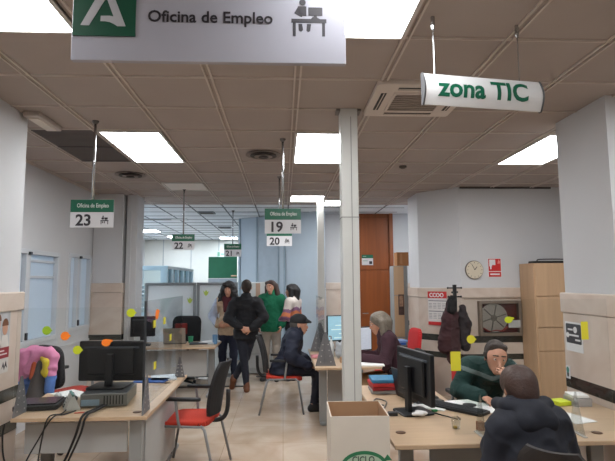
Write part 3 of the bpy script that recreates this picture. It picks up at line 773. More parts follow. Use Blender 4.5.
def tri_bracket(parent, pos, plane, base, h, z=.731, holes=4):
    x, y = pos; n = .004
    pl = [(-base/2, 0), (base/2, 0), (base*.06, h), (-base*.06, h)]
    bm = prism(B(), [((y if plane == 'x' else x)+p, z+q) for p, q in pl], (x if plane == 'x' else y)-n, (x if plane == 'x' else y)+n, axis=plane)
    b = obj('bracket', bm, STEEL, parent)
    for s in (-1, 1):
        for i in range(holes):
            zz = z+h*(.12+.17*i); off = s*base*(.25-.04*i)
            obj('rivet', lathe(B(), [(.006, -n-.001), (.006, n+.001)], (x, y+off, zz) if plane == 'x' else (x+off, y, zz), 8, plane), mat('rivet_pale', '#c8c6c0', .4, .3, var=0), b)
    return b
t = thing('acrylic_screen', 'clear acrylic desk screen with orange and lime stickers on the left desk near edge', 'screen', (-1.44, 3.72, .731))
obj('panel', box(B(), -1.90, -1.0, 3.715, 3.72, .76, 1.49, .0015), acrylic, t)
for x in (-1.885, -.995):
    tri_bracket(t, (x, 3.79), 'x', .20, .27)
for x, z, m, hd in ((-1.69, 1.33, GRN, 0), (-1.56, 1.29, ORA, 0), (-1.47, 1.19, LIM, 0), (-1.27, 1.24, ORA, 1), (-1.10, 1.45, LIM, 0)): sticker(t, x, z, 'y', m, .031, hd, y=3.7148)
t = thing('acrylic_screen', 'clear acrylic desk screen along the aisle side of the left desk', 'screen', (-1.02, 4.55, .731))
obj('panel', box(B(), -1.025, -1.02, 3.82, 5.2, .745, 1.53, .0015), clear_sheet('acrylic_smoky', (.95, .96, .965), .3), t)
obj('edge_profile', box(B(), -1.03, -1.015, 3.805, 3.82, .732, 1.53, .002), mat('edge_smoke', '#35383b', .3), t)
tri_bracket(t, (-1.022, 5.12), 'y', .10, .2)
sticker(t, 4.15, 1.41, 'x', ORA, .05, 1, y=-1.0199)
for y, z in ((4.08, 1.34), (4.41, 1.34), (4.66, 1.17), (4.12, 1.01)): sticker(t, y, z, 'x', YEL, rect=(.075, .06), y=-1.0199)
# computer
pin_monitor('computer_monitor', 'black computer monitor seen from behind on the left desk', (-1.395, 4.24), -3, .53, .325, .875, 1.195, base=(.30, .27), zbase=.832)
t = thing('desktop_computer', 'flat grey desktop computer case lying under the left monitor', 'computer', (-1.36, 4.18, .731), 6)
cm = mat('computer_grey', '#6f706c', .45, .2, var=.04)
obj('case', box(B(), -.19, .15, -.22, .18, .004, .10, .006), cm, t, world=False)
bm = B()
for i in range(7): box(bm, -.02+.022*i, -.01+.022*i, -.224, -.219, .02, .085)
obj('rear_vents', bm, mat('vent_black', '#2c2d2c', .6), t, world=False)
obj('port_block', box(B(), -.18, -.05, -.226, -.219, .015, .06, .003), mat('port_blue_grey', '#7d93a0', .4), t, world=False)
obj('case_lid', box(B(), -.185, .145, -.215, .175, .099, .1005), mat('lid_dark', '#26282a', .5), t, world=False)
solo('paper_sheet', 'white paper sheet lying left of the left monitor base', 'paper', move(box(B(), -.1, .1, -.07, .07, 0, .004), T((-1.60, 4.40, .7312)) @ RZ(15)), paper)
t = thing('laptop_dock', 'black low docking tray at the near left corner of the left desk', 'dock', (-1.83, 4.0, .731), 8)
obj('tray', prism(B(), rpoly(-.17, .14, -.12, .16, .02, 3), 0, .035, .006), black, t, world=False); obj('lid', box(B(), -.15, .12, -.09, .14, .035, .045, .004), mat('dock_glossy', '#0d0e10', .25, var=0), t, world=False)
def mouse(name, label, loc, rz, m, z=.731):
    t = thing(name, label, 'mouse', (loc[0], loc[1], z), rz)
    obj('shell', sdf_mesh('shell', [((0, -.025, .012), (0, .022, .012), .03, .026, (0, 0, 1), 1.3)], .005, .01, [((0, 0, 0), (0, 0, -1))]), m, t, world=False)
    obj('wheel', lathe(B(), [(.008, -.004), (.008, .004)], (0, .022, .028), 10, 'x'), mat('wheel_grey', '#6e6e70', .5), t, world=False)
mouse('computer_mouse', 'silver computer mouse behind the black tray on the left desk', (-1.86, 4.34), 20, mat('silver_plastic', '#a9aba8', .3, .3))
mouse('computer_mouse', 'black computer mouse right of the black tray on the left desk', (-1.62, 3.96), 60, black)
t = thing('desk_phone', 'dark handset lying beside the left monitor', 'phone', (-1.70, 4.25, .731), -60)
obj('handset', sdf_mesh('handset', [((-.08, 0, .022), (.08, 0, .022), .016, .016), ((-.085, 0, .018), (-.085, .0, .015), .024, .022), ((.085, 0, .018), (.085, 0, .015), .024, .022)], .006, .015), mat('phone_grey', '#3c3f40', .4), t, world=False)
obj('keypad', box(B(), -.05, .05, -.012, .012, .036, .041, .003), mat('keypad_grey', '#8d9490', .5), t, world=False)
t = thing('card_holder', 'small folded grey card stand left of the computer case', 'card stand', (-1.59, 3.95, .731), 28)
obj('card', prism(B(), [(-.055, 0), (.055, 0), (.006, .11), (-.006, .11)], -.09, .09, .002, axis='y'), mat('card_grey', '#b9bab4', .6), t, world=False)
obj('card_strip', box(B(), -.008, .008, -.09, .09, .1, .113), mat('card_teal', '#4c7d75', .6), t, world=False)
bm = B()
for i in range(3): box(bm, -.0565+.012*i, -.0535+.012*i, -.06, .05, .03+.024*i, .037+.024*i)
obj('print_lines', bm, mat('print_grey', '#777c78', .6), t, world=False)
solo('red_clip', 'small red paper clip tag in front of the card stand', 'clip', move(box(B(), -.035, .035, -.008, .008, 0, .006, .002), T((-1.47, 3.80, .7312)) @ RZ(12)), mat('clip_red', '#b8432c', .5))
solo('blue_folder', 'blue folder edge lying behind the left monitor', 'folder', move(box(B(), -.15, .15, -.1, .1, 0, .012, .003), T((-1.25, 4.95, .7312)) @ RZ(-6)), mat('folder_blue', '#27539b', .5))
solo('paper_stack', 'low stack of printed papers at the far end of the left desk', 'papers', move(box(B(), -.12, .12, -.14, .14, 0, .012, .002), T((-1.17, 5.08, .7312)) @ RZ(14)), mat('paper_blue_tint', '#c9d3da', .6, var=.14, scale=30))
solo('paper_sheet', 'white paper sheet in front of the jacket chair on the left desk', 'paper', move(box(B(), -.105, .105, -.15, .15, 0, .003), T((-1.80, 4.44, .7312)) @ RZ(50)), paper)
cab = mat('cable_black', '#0f0f11', .5, var=0)
def cable(label, pts, r=.006, name='cable', m=None):
    return solo(name, label, 'cable', tube(B(), smooth_path(pts, 8), r, 6), m or cab, smooth=True)
# cables falling over the near edge
cable('thick black cable drooping from the computer case over the desk edge to the floor', [(-1.36, 3.95, .75), (-1.38, 3.80, .75), (-1.40, 3.665, .74), (-1.44, 3.65, .60), (-1.52, 3.66, .42), (-1.64, 3.68, .25), (-1.70, 3.7, .07)], .009)
cable('second thick black cable running beside the first from the computer case', [(-1.33, 3.95, .75), (-1.35, 3.80, .75), (-1.37, 3.663, .745), (-1.40, 3.64, .62), (-1.49, 3.65, .42), (-1.60, 3.66, .2), (-1.66, 3.7, .05)], .008)
cable('thin black cable from the black mouse curving down the desk front', [(-1.60, 3.92, .745), (-1.58, 3.76, .74), (-1.63, 3.668, .738), (-1.66, 3.65, .6), (-1.68, 3.65, .4), (-1.67, 3.66, .2), (-1.66, 3.68, .03)], .005)
cable('thin black cable bowing left under the desk front from the card stand', [(-1.52, 3.86, .735), (-1.56, 3.75, .736), (-1.60, 3.668, .738), (-1.68, 3.645, .60), (-1.77, 3.64, .40), (-1.74, 3.66, .2), (-1.66, 3.7, .03)], .005)
cable('black cable sagging from the desk left corner to the floor', [(-1.925, 3.676, .70), (-1.93, 3.66, .62), (-1.90, 3.65, .45), (-1.80, 3.66, .28), (-1.68, 3.70, .12), (-1.6, 3.76, .02)], .006)
for x, y, lb in ((-1.86, 4.0, 'black power plug box on the floor under the left desk, nearer the pier'), (-1.53, 4.02, 'black power plug box on the floor under the middle of the left desk')):
    t = thing('power_socket', lb, 'socket', (x, y, 0)); obj('post', box(B(), x-.03, x+.03, y-.03, y+.03, 0, .30, .006), black, t); obj('socket_face', box(B(), x-.045, x+.045, y-.045, y-.03, .16, .30, .006), mat('socket_dark', '#26272a', .4), t)

# office chair with jacket behind the left desk
ch = office_chair('office_chair', 'swivel chair with red seat and black back under the pink jacket, by the left windows', (-2.18, 5.45, 0), -32, sh=.55, bh=1.05, seatm=mat('red_fabric_dark', '#a02c20', .85), backm=mat('black_mesh', '#1b1a1c', .8, var=.12, scale=120), bw=.20)
t = thing('jacket', 'pink and blue padded jacket with yellow lining draped over the back of the swivel chair', 'jacket', (-2.18, 5.45, 0), -32)
pk, bl, ye, gr, orr = mat('jacket_pink', '#cf7fa4', .7, var=.06, bump=.25, bscale=14), mat('jacket_blue', '#5277b8', .7, var=.06, bump=.25, bscale=14), mat('lining_yellow', '#cbb62a', .8, bump=.2), mat('lining_grey', '#4a4442', .8), mat('lining_orange', '#b4502c', .8)
G = [((-.10, -.40, .975), (.17, -.40, .985), .075, .065), ((-.20, -.43, .93), (-.22, -.47, .62), .095, .11), ((-.10, -.44, .93), (-.08, -.49, .60), .09, .10), ((.05, -.44, .95), (.02, -.50, .82), .06, .05),
     ((-.25, -.42, .88), (-.36, -.47, .68), .085, .085), ((-.36, -.47, .68), (-.38, -.46, .60), .085, .08), ((.22, -.40, .96), (.235, -.43, .66), .055, .045)]
me = sdf_mesh('shell', G, .012, .03, [((0, 0, .575), (0, 0, -1))])
for p in me.polygons: p.material_index = 1 if p.center.z < .76+.05*math.sin(p.center.x*9) else 0
obj('shell', wrinkle(me, .016, 7), None, t, world=False, mats=[pk, bl])
obj('lining', sdf_mesh('lining', [((.15, -.455, .95), (.21, -.455, .93), .026, .03), ((.215, -.46, .92), (.22, -.46, .83), .032, .034), ((.19, -.47, .83), (.22, -.46, .80), .026, .026)], .010, .02), ye, t, world=False)
obj('inner_panel', sdf_mesh('inner_panel', [((.13, -.46, .90), (.13, -.475, .76), .035, .05), ((.12, -.48, .74), (.13, -.49, .60), .06, .09)], .010, .02), gr, t, world=False)
obj('inner_stripe', sdf_mesh('inner_stripe', [((.085, -.495, .90), (.085, -.51, .78), .022, .028)], .008, .01), orr, t, world=False)

visitor_chair('visitor_chair', 'red seated visitor chair with black mesh back at the aisle side of the left desk', (-.83, 4.72, 0), 81)
# ================================================================== far desk with laptop
desk('office_desk', 'beech desk with grey front panel in front of the partition screens, holding a laptop', [[(-2.40, 7.40), (-.98, 7.40), (-.98, 8.15), (-2.26, 8.15), (-2.26, 7.85), (-2.40, 7.85)]], [(-1.08, 7.78, 'y', .62), (-2.2, 7.70, 'y', .5)], [(-2.15, -1.13, 7.62, 7.64, .28, .66)])
t = thing('laptop', 'open laptop with beige lid seen from behind on the far desk', 'laptop', (-1.65, 7.82, .731), 4)
obj('keyboard_deck', box(B(), -.165, .165, .0, .23, 0, .016, .003), mat('laptop_dark', '#2b2c2e', .4), t, world=False)
bm = box(B(), -.165, .165, -.006, .006, 0, .235, .003); bmesh.ops.rotate(bm, cent=(0, 0, 0), matrix=Matrix.Rotation(math.radians(14), 3, 'X'), verts=bm.verts)
obj('lid', move(bm, T((0, -.0, .012))), mat('laptop_beige', '#8f887e', .4, .2), t, world=False)
pin_monitor('computer_monitor', 'dark monitor at the left end of the far desk, seen through the acrylic', (-2.10, 7.72), 8, .36, .3, .86, 1.16)
solo('clipboard', 'dark clipboard with papers near the right end of the far desk', 'clipboard', move(box(B(), -.15, .15, -.11, .11, 0, .02, .004), T((-1.27, 7.82, .7312)) @ RZ(8)), mat('clipboard_dark', '#2e3136', .5))
t = thing('paper_stack', 'fanned white papers on the right end of the far desk', 'papers', (-1.13, 7.88, .731), -12)
obj('sheets', box(B(), -.12, .12, -.15, .15, 0, .025, .003), mat('paper_grey', '#b9c0c8', .6, var=.1, scale=20), t, world=False); obj('top_sheet', box(B(), -.10, .11, -.14, .10, .0252, .028), paper, t, world=False)
solo('blue_cup', 'blue plastic pen tub standing at the right edge of the far desk', 'cup', lathe(B(), [(.035, .731), (.04, .87), (.036, .87), (.03, .74)], (-1.03, 7.75, 0), 14), mat('cup_blue', '#5f86ab', .4))
solo('green_cup', 'green cup behind the beige laptop', 'cup', lathe(B(), [(.035, .731), (.04, .83), (.036, .83), (.03, .74)], (-1.43, 7.95, 0), 14), mat('cup_green', '#2f7c58', .5))
office_chair('office_chair', 'black swivel office chair behind the far desk', (-1.68, 8.36, 0), 168, sh=.46, bh=1.10, bw=.25)
solo('scarf', 'dark red cloth lying on the seat edge of the black swivel chair', 'cloth', sdf_mesh('scarf', [((-1.60, 8.40, .96), (-1.50, 8.39, .86), .07, .05), ((-1.54, 8.38, .86), (-1.52, 8.38, .72), .05, .04)], .012, .03) if False else box(B(), -1.80, -1.60, 8.545, 8.575, .80, .98, .012), mat('cloth_red', '#7d2a26', .9))

# partition screens
gf = mat('screen_frame_grey', '#84898d', .4, .3, var=.02); gp = frosted('screen_frosted', (.82, .86, .88), .4)
def partition(x0, x1, y, z1, label):
    t = thing('partition_screen', label, 'screen', ((x0+x1)/2, y, 0))
    bm = B(); w = .05
    box(bm, x0, x0+w, y-.025, y+.025, 0, z1, .004); box(bm, x1-w, x1, y-.025, y+.025, 0, z1, .004); box(bm, x0+w, x1-w, y-.025, y+.025, z1-w, z1, .004); box(bm, x0+w, x1-w, y-.025, y+.025, 0.02, .08, .004)
    obj('frame', bm, gf, t); obj('panel', box(B(), x0+w, x1-w, y-.008, y+.008, .08, z1-w), gp, t)
    return t
t1 = partition(-2.42, -1.53, 8.98, 1.66, 'frosted partition screen behind the far desk, left one')
t2 = partition(-1.52, -.80, 8.98, 1.66, 'frosted partition screen behind the curly haired woman, right one')
hs = mat('sticker_lime_pale', '#b9cf5c', .7)
def small_mark(p, x, z):
    obj('sticker', prism(B(), [(x-.05, z+.05), (x-.02, z+.02), (x, z+.06), (x+.03, z+.02), (x+.055, z+.04), (x+.03, z-.02), (x, z-.05), (x-.03, z-.02)], 8.968, 8.9715, axis='y'), hs, p)
small_mark(t1, -1.64, 1.34); small_mark(t2, -1.36, 1.47)
# glass cubicle beyond
gb = mat('cubicle_frame_blue', '#a9c3d0', .4, .2, var=.02); cg = clear_sheet('cubicle_glass', (.86, .93, .95), .9)
t = thing('glass_cubicle', 'pale blue framed glass cubicle beyond the frosted screens', 'partition', (-2.6, 11, 0))
bm = B()
box(bm, -4.4, -2.29, 9.97, 10.03, 1.90, 1.99, .004); box(bm, -2.40, -2.27, 9.96, 10.04, 0, 1.99, .004); box(bm, -4.4, -2.4, 9.97, 10.03, 1.02, 1.08, .004)
obj('front_frame', bm, gb, t)
obj('front_glass', box(B(), -4.4, -2.40, 9.995, 10.005, 1.08, 1.90), cg, t)
for i in range(7): obj('blind_slat', box(B(), -4.3, -2.42, 10.02, 10.03, 1.04+.085*i, 1.09+.085*i), mat('blind_white', '#d5dade', .5), t)
bm = B()
for y in (10.45, 11.0, 11.6, 12.2, 12.75): box(bm, -2.34, -2.27, y-.09, y+.09, 0, 1.93, .004)
obj('side_mullions', bm, gb, t)
obj('side_frame', box(box(B(), -2.34, -2.27, 10.04, 12.85, 1.93, 1.99, .004), -2.33, -2.28, 10.04, 12.85, .95, 1.55, .004), mat('cubicle_frame_pale', '#b7bec0', .4), t)
obj('side_glass', box(B(), -2.31, -2.30, 10.04, 12.85, 1.55, 1.93), cg, t)
t = thing('green_board', 'green board on a grey stand against the far cream wall', 'board', (-1.87, 15.6, 0))
obj('board', box(B(), -2.30, -1.42, 15.58, 15.61, 1.78, 2.44, .006), mat('board_green', '#0e5a3c', .6), t)
obj('lower_panel', box(B(), -2.30, -1.42, 15.58, 15.61, 1.0, 1.77, .006), mat('board_grey', '#8a9298', .6), t)
obj('shelf', box(B(), -1.60, -1.42, 15.50, 15.58, 1.83, 1.87, .006), light_wood, t)
obj('stand_leg', box(box(B(), -2.26, -2.2, 15.56, 15.62, 0, 1.0), -1.52, -1.46, 15.56, 15.62, 0, 1.0), mat('board_grey'), t)
t = thing('exit_sign', 'tiny pale green and white emergency exit pictogram sign on the far wall', 'sign', (-1.98, 16.48, 2.44))
obj('plate', box(B(), -2.17, -1.87, 16.46, 16.48, 2.47, 2.67), mat('exit_white', '#c9d8cf', .5), t); obj('pictogram', box(box(B(), -2.14, -2.06, 16.455, 16.46, 2.5, 2.64), -2.03, -1.92, 16.455, 16.46, 2.55, 2.59), mat('exit_green', '#6f9c86', .5), t)
# cabinet / copier behind the group
t = thing('photocopier', 'tall pale photocopier standing behind the people, by the grey panel', 'photocopier', (-.40, 9.5, 0))
obj('body', box(B(), -.64, -.16, 9.25, 9.8, .02, .95, .012), mat('copier_pale', '#c3c6c6', .5), t)
obj('scanner_tower', box(B(), -.64, -.16, 9.32, 9.8, .955, 1.66, .012), mat('copier_pale'), t)
for z in (.12, .38, .64): obj('drawer_front', box(B(), -.62, -.18, 9.238, 9.25, z, z+.23, .004), mat('copier_light', '#d0d2d2', .5), t)
obj('side_stripe', box(B(), -.5, -.42, 9.31, 9.32, 1.0, 1.64), mat('copier_tan', '#a98d7a', .6), t)
solo('cable_cover', 'dark flat cable cover strip on the floor beside the far desk', 'cable cover', box(B(), -1.75, -.55, 8.2, 8.26, .001, .016, .004), mat('cover_dark', '#3e3935', .6))
solo('cable_cover', 'dark flat cable cover strip on the floor behind the standing group', 'cable cover', move(box(B(), -.55, .55, -.03, .03, .001, .016, .004), T((.05, 9.2, 0)) @ RZ(20)), mat('cover_dark'))

# ================================================================== middle desk
desk('office_desk', 'beech desk of the seated woman, behind the thick white post', [[(.35, 5.54), (1.08, 5.54), (1.15, 5.8), (1.15, 7.1), (.35, 7.1)]], [(.47, 6.02, 'y', .12), (.47, 6.9, 'y', .12), (1.05, 6.95, 'y', .12)], [(.50, .515, 6.05, 6.9, .15, .66), (.53, .70, 6.05, 6.07, .06, .69)])
t = thing('acrylic_screen', 'clear acrylic screen on grey triangular feet in front of the man in the cap', 'screen', (.46, 6.3, .731))
obj('panel', box(B(), .455, .46, 5.6, 6.95, .76, 1.48, .0015), acrylic, t)
tri_bracket(t, (.475, 5.66), 'y', .23, .37); tri_bracket(t, (.50, 6.84), 'y', .27, .38)
scr = mat('screen_lit_blue', '#8fb9c8', .3, var=.10, scale=30, emit=.5, stretch=(1, 1, 14))
bmon = pin_monitor('computer_monitor', 'lit blue-white computer screen left of the thick post on the middle desk', (.80, 6.86), 196, .44, .32, .86, 1.21, screen=scr)
for i, (a, b) in enumerate(((-.17, .12), (-.17, .05), (-.1, .16), (-.17, .1), (-.15, .02))): obj('text_line', box(B(), a, b, .0145, .0152, .17+.055*i, .185+.055*i), mat('screen_text_pale', '#c9dfe6', .4, emit=.5, var=0), bmon, world=False)
pin_monitor('computer_monitor', 'grey framed white computer screen in front of the seated woman', (.98, 6.30), 205, .30, .28, .80, 1.10, screen=mat('screen_lit_white', '#c3c9d4', .3, var=.08, scale=20, emit=.35, stretch=(1, 1, 10)))
t = thing('spray_bottle', 'white plastic sanitiser bottle behind the triangular foot on the middle desk', 'bottle', (.60, 6.3, .731))
obj('bottle_body', lathe(B(), [(.032, .731), (.036, .75), (.036, .88), (.014, .93), (.012, .95)], (.60, 6.3, 0), 16), mat('bottle_white', '#d3d5d4', .35), t, smooth=True); obj('pump', tube(B(), [(.60, 6.3, .95), (.60, 6.3, .985), (.57, 6.3, .985)], .008), mat('bottle_grey', '#77797c', .4), t)
t = thing('plastic_bag', 'crumpled clear plastic bag beside the sanitiser bottle', 'bag', (.72, 6.2, .731))
me = sdf_mesh('bag_body', [((.72, 6.2, .79), (.72, 6.2, .88), .075, .05), ((.75, 6.22, .88), (.77, 6.22, 1.0), .04, .03), ((.69, 6.19, .8), (.66, 6.18, .92), .05, .02)], .012, .02, [((0, 0, .732), (0, 0, -1))])
obj('bag_body', wrinkle(me, .012, 22), frosted('bag_film', (.68, .71, .74), .6), t)
solo('pink_tissue', 'pink tissue packet on the corner of the middle desk', 'tissue', move(box(B(), -.05, .05, -.04, .04, 0, .04, .012), T((.40, 6.25, .7312)) @ RZ(20)), mat('tissue_pink', '#d08c96', .8))
solo('box_small', 'small tan paper box behind the triangular foot on the middle desk', 'box', box(B(), .66, .76, 5.85, 5.93, .7312, .79, .004), mat('tan_card', '#b9977a', .8))
solo('paper_stack', 'white papers under the arm of the seated woman', 'papers', move(box(B(), -.15, .15, -.105, .105, 0, .014, .003), T((.98, 5.68, .7312)) @ RZ(-6)), paper)
t = thing('keyboard', 'pale keyboard under the hands of the seated woman', 'keyboard', (.80, 6.02, .731), 80)
obj('keyboard_base', box(B(), -.2, .2, -.06, .06, 0, .016, .004), mat('pale_plastic', '#b9b9b6', .5), t, world=False); obj('keys', box(B(), -.19, .19, -.05, .05, .016, .022, .002), mat('key_pale', '#9fa0a0', .5), t, world=False)
visitor_chair('visitor_chair', 'red seated chair under the man in the black cap', (0.0, 6.74, 0), -90)
office_chair('office_chair', 'swivel chair of the seated woman with black armrests', (1.33, 5.95, 0), 90, sh=.46, bh=.86)
office_chair('office_chair', 'empty swivel chair with bright red back right of the seated woman', (1.52, 6.85, 0), 95, sh=.46, bh=1.02, seatm=mat('red_bright', '#b81f22', .8), bw=.2)
# lobby between door and wall block
t = thing('wood_cabinet', 'tall narrow light wood cabinet in the corner right of the wooden door', 'cabinet', (1.98, 8.5, 0))
obj('body', box(B(), 1.86, 2.10, 8.36, 8.66, 0, 1.92, .004), mat('grey_cabinet', '#8e9090', .5), t)
for a, b in ((.03, .72), (.74, 1.42), (1.43, 1.91)): obj('cabinet_door', box(B(), 1.865, 2.03, 8.345, 8.36, a, b, .003), light_wood, t)
t = thing('cabinet_poster', 'small dark photo poster stuck on the narrow wood cabinet', 'poster', (1.97, 8.34, 1.2))
obj('sheet', box(B(), 1.93, 2.025, 8.340, 8.344, 1.10, 1.44), mat('poster_brown', '#4a3530', .5, var=.5, scale=14), t); obj('picture', box(B(), 1.945, 2.01, 8.337, 8.340, 1.24, 1.42), mat('poster_pale', '#9a7a62', .5, var=.4, scale=20), t)
t = thing('cardboard_box', 'small brown cardboard box on top of the narrow wood cabinet', 'box', (2.0, 8.48, 1.92))
obj('carton', box(B(), 1.93, 2.13, 8.37, 8.6, 1.921, 2.15, .004), mat('cardboard', '#9a6a42', .85, var=.08), t); obj('tape', box(B(), 1.98, 2.02, 8.366, 8.37, 1.95, 2.13), mat('tape_pale', '#a87850', .7), t)
t = thing('low_cabinet', 'low cabinet behind the empty red swivel chair', 'cabinet', (1.78, 7.75, 0))
obj('body', box(B(), 1.52, 2.05, 7.55, 7.95, 0, .70, .004), mat('cabinet_dark', '#4c4742', .6), t); obj('cabinet_door', box(B(), 1.54, 2.03, 7.535, 7.55, .03, .68, .003), mat('cabinet_dark2', '#57514b', .6), t)
solo('blue_folder', 'blue folder lying on the low cabinet behind the seated woman', 'folder', box(B(), 1.56, 1.86, 7.6, 7.85, .701, .735, .004), mat('folder_blue'))
solo('blue_folder', 'paler blue folder tilted on top of the blue folder behind the seated woman', 'folder', move(box(B(), -.15, .15, -.11, .11, 0, .03, .004), T((1.74, 7.72, .737)) @ RZ(14)), mat('folder_pale', '#7b96c4', .5))
t = thing('door_sign', 'small green and white sign fixed to the wooden door', 'sign', (1.72, 10.12, 1.98))
obj('plate', box(B(), 1.61, 1.84, 10.125, 10.134, 1.99, 2.13), white_m, t); obj('green_band', box(B(), 1.61, 1.84, 10.122, 10.134, 2.131, 2.20), green_m, t); obj('pictogram', box(B(), 1.76, 1.82, 10.121, 10.125, 2.01, 2.07), ink, t); obj('print_lines', box(box(B(), 1.63, 1.73, 10.121, 10.125, 2.07, 2.085), 1.63, 1.70, 10.1185, 10.1225, 2.16, 2.175), mat('print_pale', '#8fa89c', .6), t)

# ================================================================== wall block fittings
wy = 7.19
t = thing('wall_clock', 'round wall clock with cream face above the marble', 'clock', (2.79, wy, 1.69))
obj('rim', lathe(B(), [(.13, wy-.03), (.135, wy-.02), (.135, wy-.001), (.12, wy-.001)], (2.79, 0, 1.82), 40, 'y'), mat('clock_rim', '#6d6459', .4), t)
obj('face', lathe(B(), [(.126, wy-.032), (.126, wy-.028)], (2.79, 0, 1.82), 40, 'y'), mat('clock_face', '#cdc3ae', .5, var=.02), t)
bm = B()
for k in range(12):
    a = k*PI/6; c, s = math.sin(a), math.cos(a)
    tube(bm, [(2.79+c*.095, wy-.033, 1.82+s*.095), (2.79+c*.115, wy-.033, 1.82+s*.115)], .003, 4)
obj('hour_marks', bm, ink, t)
obj('clock_hand', tube(B(), [(2.79, wy-.035, 1.82), (2.825, wy-.035, 1.865)], .005, 6), ink, t)
obj('clock_hand', tube(B(), [(2.79, wy-.036, 1.82), (2.75, wy-.036, 1.90)], .0035, 6), ink, t)
t = thing('fire_sign', 'red fire hose sign on the white wall right of the clock', 'sign', (3.10, wy, 1.71))
rd = mat('sign_red', '#c3221f', .5, var=.02); sw = mat('sign_pure_white', '#dadada', .5, var=0)
obj('plate', box(B(), 3.0, 3.20, wy-.006, wy-.001, 1.71, 1.99), sw, t)
obj('red_field', box(B(), 3.008, 3.192, wy-.008, wy-.006, 1.80, 1.982), rd, t); obj('red_strip', box(B(), 3.008, 3.192, wy-.008, wy-.006, 1.718, 1.79), rd, t)
obj('hose_symbol', prism(B(), [(3.02, 1.97), (3.11, 1.97), (3.11, 1.89), (3.06, 1.89), (3.06, 1.87), (3.05, 1.87), (3.05, 1.83), (3.03, 1.83), (3.03, 1.87), (3.02, 1.87)], wy-.010, wy-.008, axis='y'), sw, t)
obj('flame_symbol', prism(B(), [(3.14, 1.91), (3.18, 1.91), (3.185, 1.94), (3.16, 1.97), (3.15, 1.94)], wy-.010, wy-.008, axis='y'), mat('flame_pale', '#e08a80', .5), t)
obj('print_lines', box(B(), 3.03, 3.17, wy-.010, wy-.008, 1.745, 1.765), sw, t)
t = thing('hose_cabinet', 'glass fronted fire hose cabinet set in the marble wall', 'fire hose cabinet', (3.14, wy, .86))
x0, x1, z0, z1 = 2.81, 3.43, .875, 1.375; yf = wy-.10
fm = mat('hose_frame', '#7e7266', .4, .4)
bm = B(); box(bm, x0, x0+.045, yf, wy-.0215, z0, z1, .004); box(bm, x1-.045, x1, yf, wy-.0215, z0, z1, .004); box(bm, x0+.045, x1-.045, yf, wy-.0215, z1-.045, z1, .004); box(bm, x0+.045, x1-.045, yf, wy-.0215, z0, z0+.045, .004)
obj('frame', bm, fm, t); obj('back_plate', box(B(), x0+.045, x1-.045, wy-.028, wy-.0215, z0+.045, z1-.045), mat('hose_red_dark', '#5d1f1e', .5), t)
cx, cz = 3.02, 1.13
rl = obj('hose_reel', lathe(B(), [(.205, wy-.085), (.205, wy-.075), (.19, wy-.07), (.19, wy-.04), (.05, wy-.04)], (cx, 0, cz), 36, 'y'), mat('reel_pale', '#b3aca4', .5), t)
bm = B()
for k in range(6):
    a = k*PI/3+.3; tube(bm, [(cx+.04*math.cos(a), wy-.088, cz+.04*math.sin(a)), (cx+.19*math.cos(a), wy-.088, cz+.19*math.sin(a))], .008, 6)
obj('reel_spokes', bm, mat('spoke_grey', '#6b6660', .5), rl); obj('reel_hub', lathe(B(), [(.045, wy-.095), (.045, wy-.08)], (cx, 0, cz), 20, 'y'), mat('hub_grey', '#777069', .5), rl)
obj('hose', tube(B(), smooth_path([(2.87, wy-.07, .99), (2.95, wy-.07, .945), (3.05, wy-.07, .955), (3.15, wy-.07, .95), (3.22, wy-.07, 1.0)], 5), .018, 8), mat('hose_red', '#a3312c', .6), t)
obj('glass', box(B(), x0+.04, x1-.04, yf+.004, yf+.008, z0+.04, z1-.04), clear_sheet('cabinet_glass', (.93, .93, .92), .6), t)
# calendar on the slanted face
cA, cB_ = Vector((2.12, 7.71)), Vector((2.59, 7.19)); cu = (cB_-cA).normalized(); cn = Vector((cu.y, -cu.x))
ang = math.degrees(math.atan2(cu.y, cu.x)); cc = cA+cu*.33+cn*.042
t = thing('wall_calendar', 'red and white wall calendar hanging on the marble beside the coat rack', 'calendar', (cc.x, cc.y, 1.005), ang)
obj('sheet', box(B(), -.16, .16, -.004, 0, 0, .50), mat('calendar_paper', '#cfcbc8', .6, var=.04, scale=20), t, world=False)
obj('header', box(B(), -.16, .16, -.0055, -.004, .40, .50), mat('calendar_red', '#c02828', .5, var=.02), t, world=False)
obj('footer', box(B(), -.16, .16, -.0055, -.004, 0, .05), mat('calendar_red'), t, world=False)
obj('lettering', move(fit_w(text_bm('CCOO', .085, .003), .24), T((-.01, -.0065, .418))), sw, t, world=False)
bm = B()
for r_ in range(2):
    for c_ in range(4):
        for i in range(4): box(bm, -.145+.075*c_, -.09+.075*c_, -.0052, -.004, .10+.15*r_+.022*i, .106+.15*r_+.022*i)
for r_ in range(2): box(bm, -.15, .15, -.0052, -.004, .20+.155*r_, .212+.155*r_)
obj('date_grid', bm, mat('date_grey', '#6f6f74', .6), t, world=False)
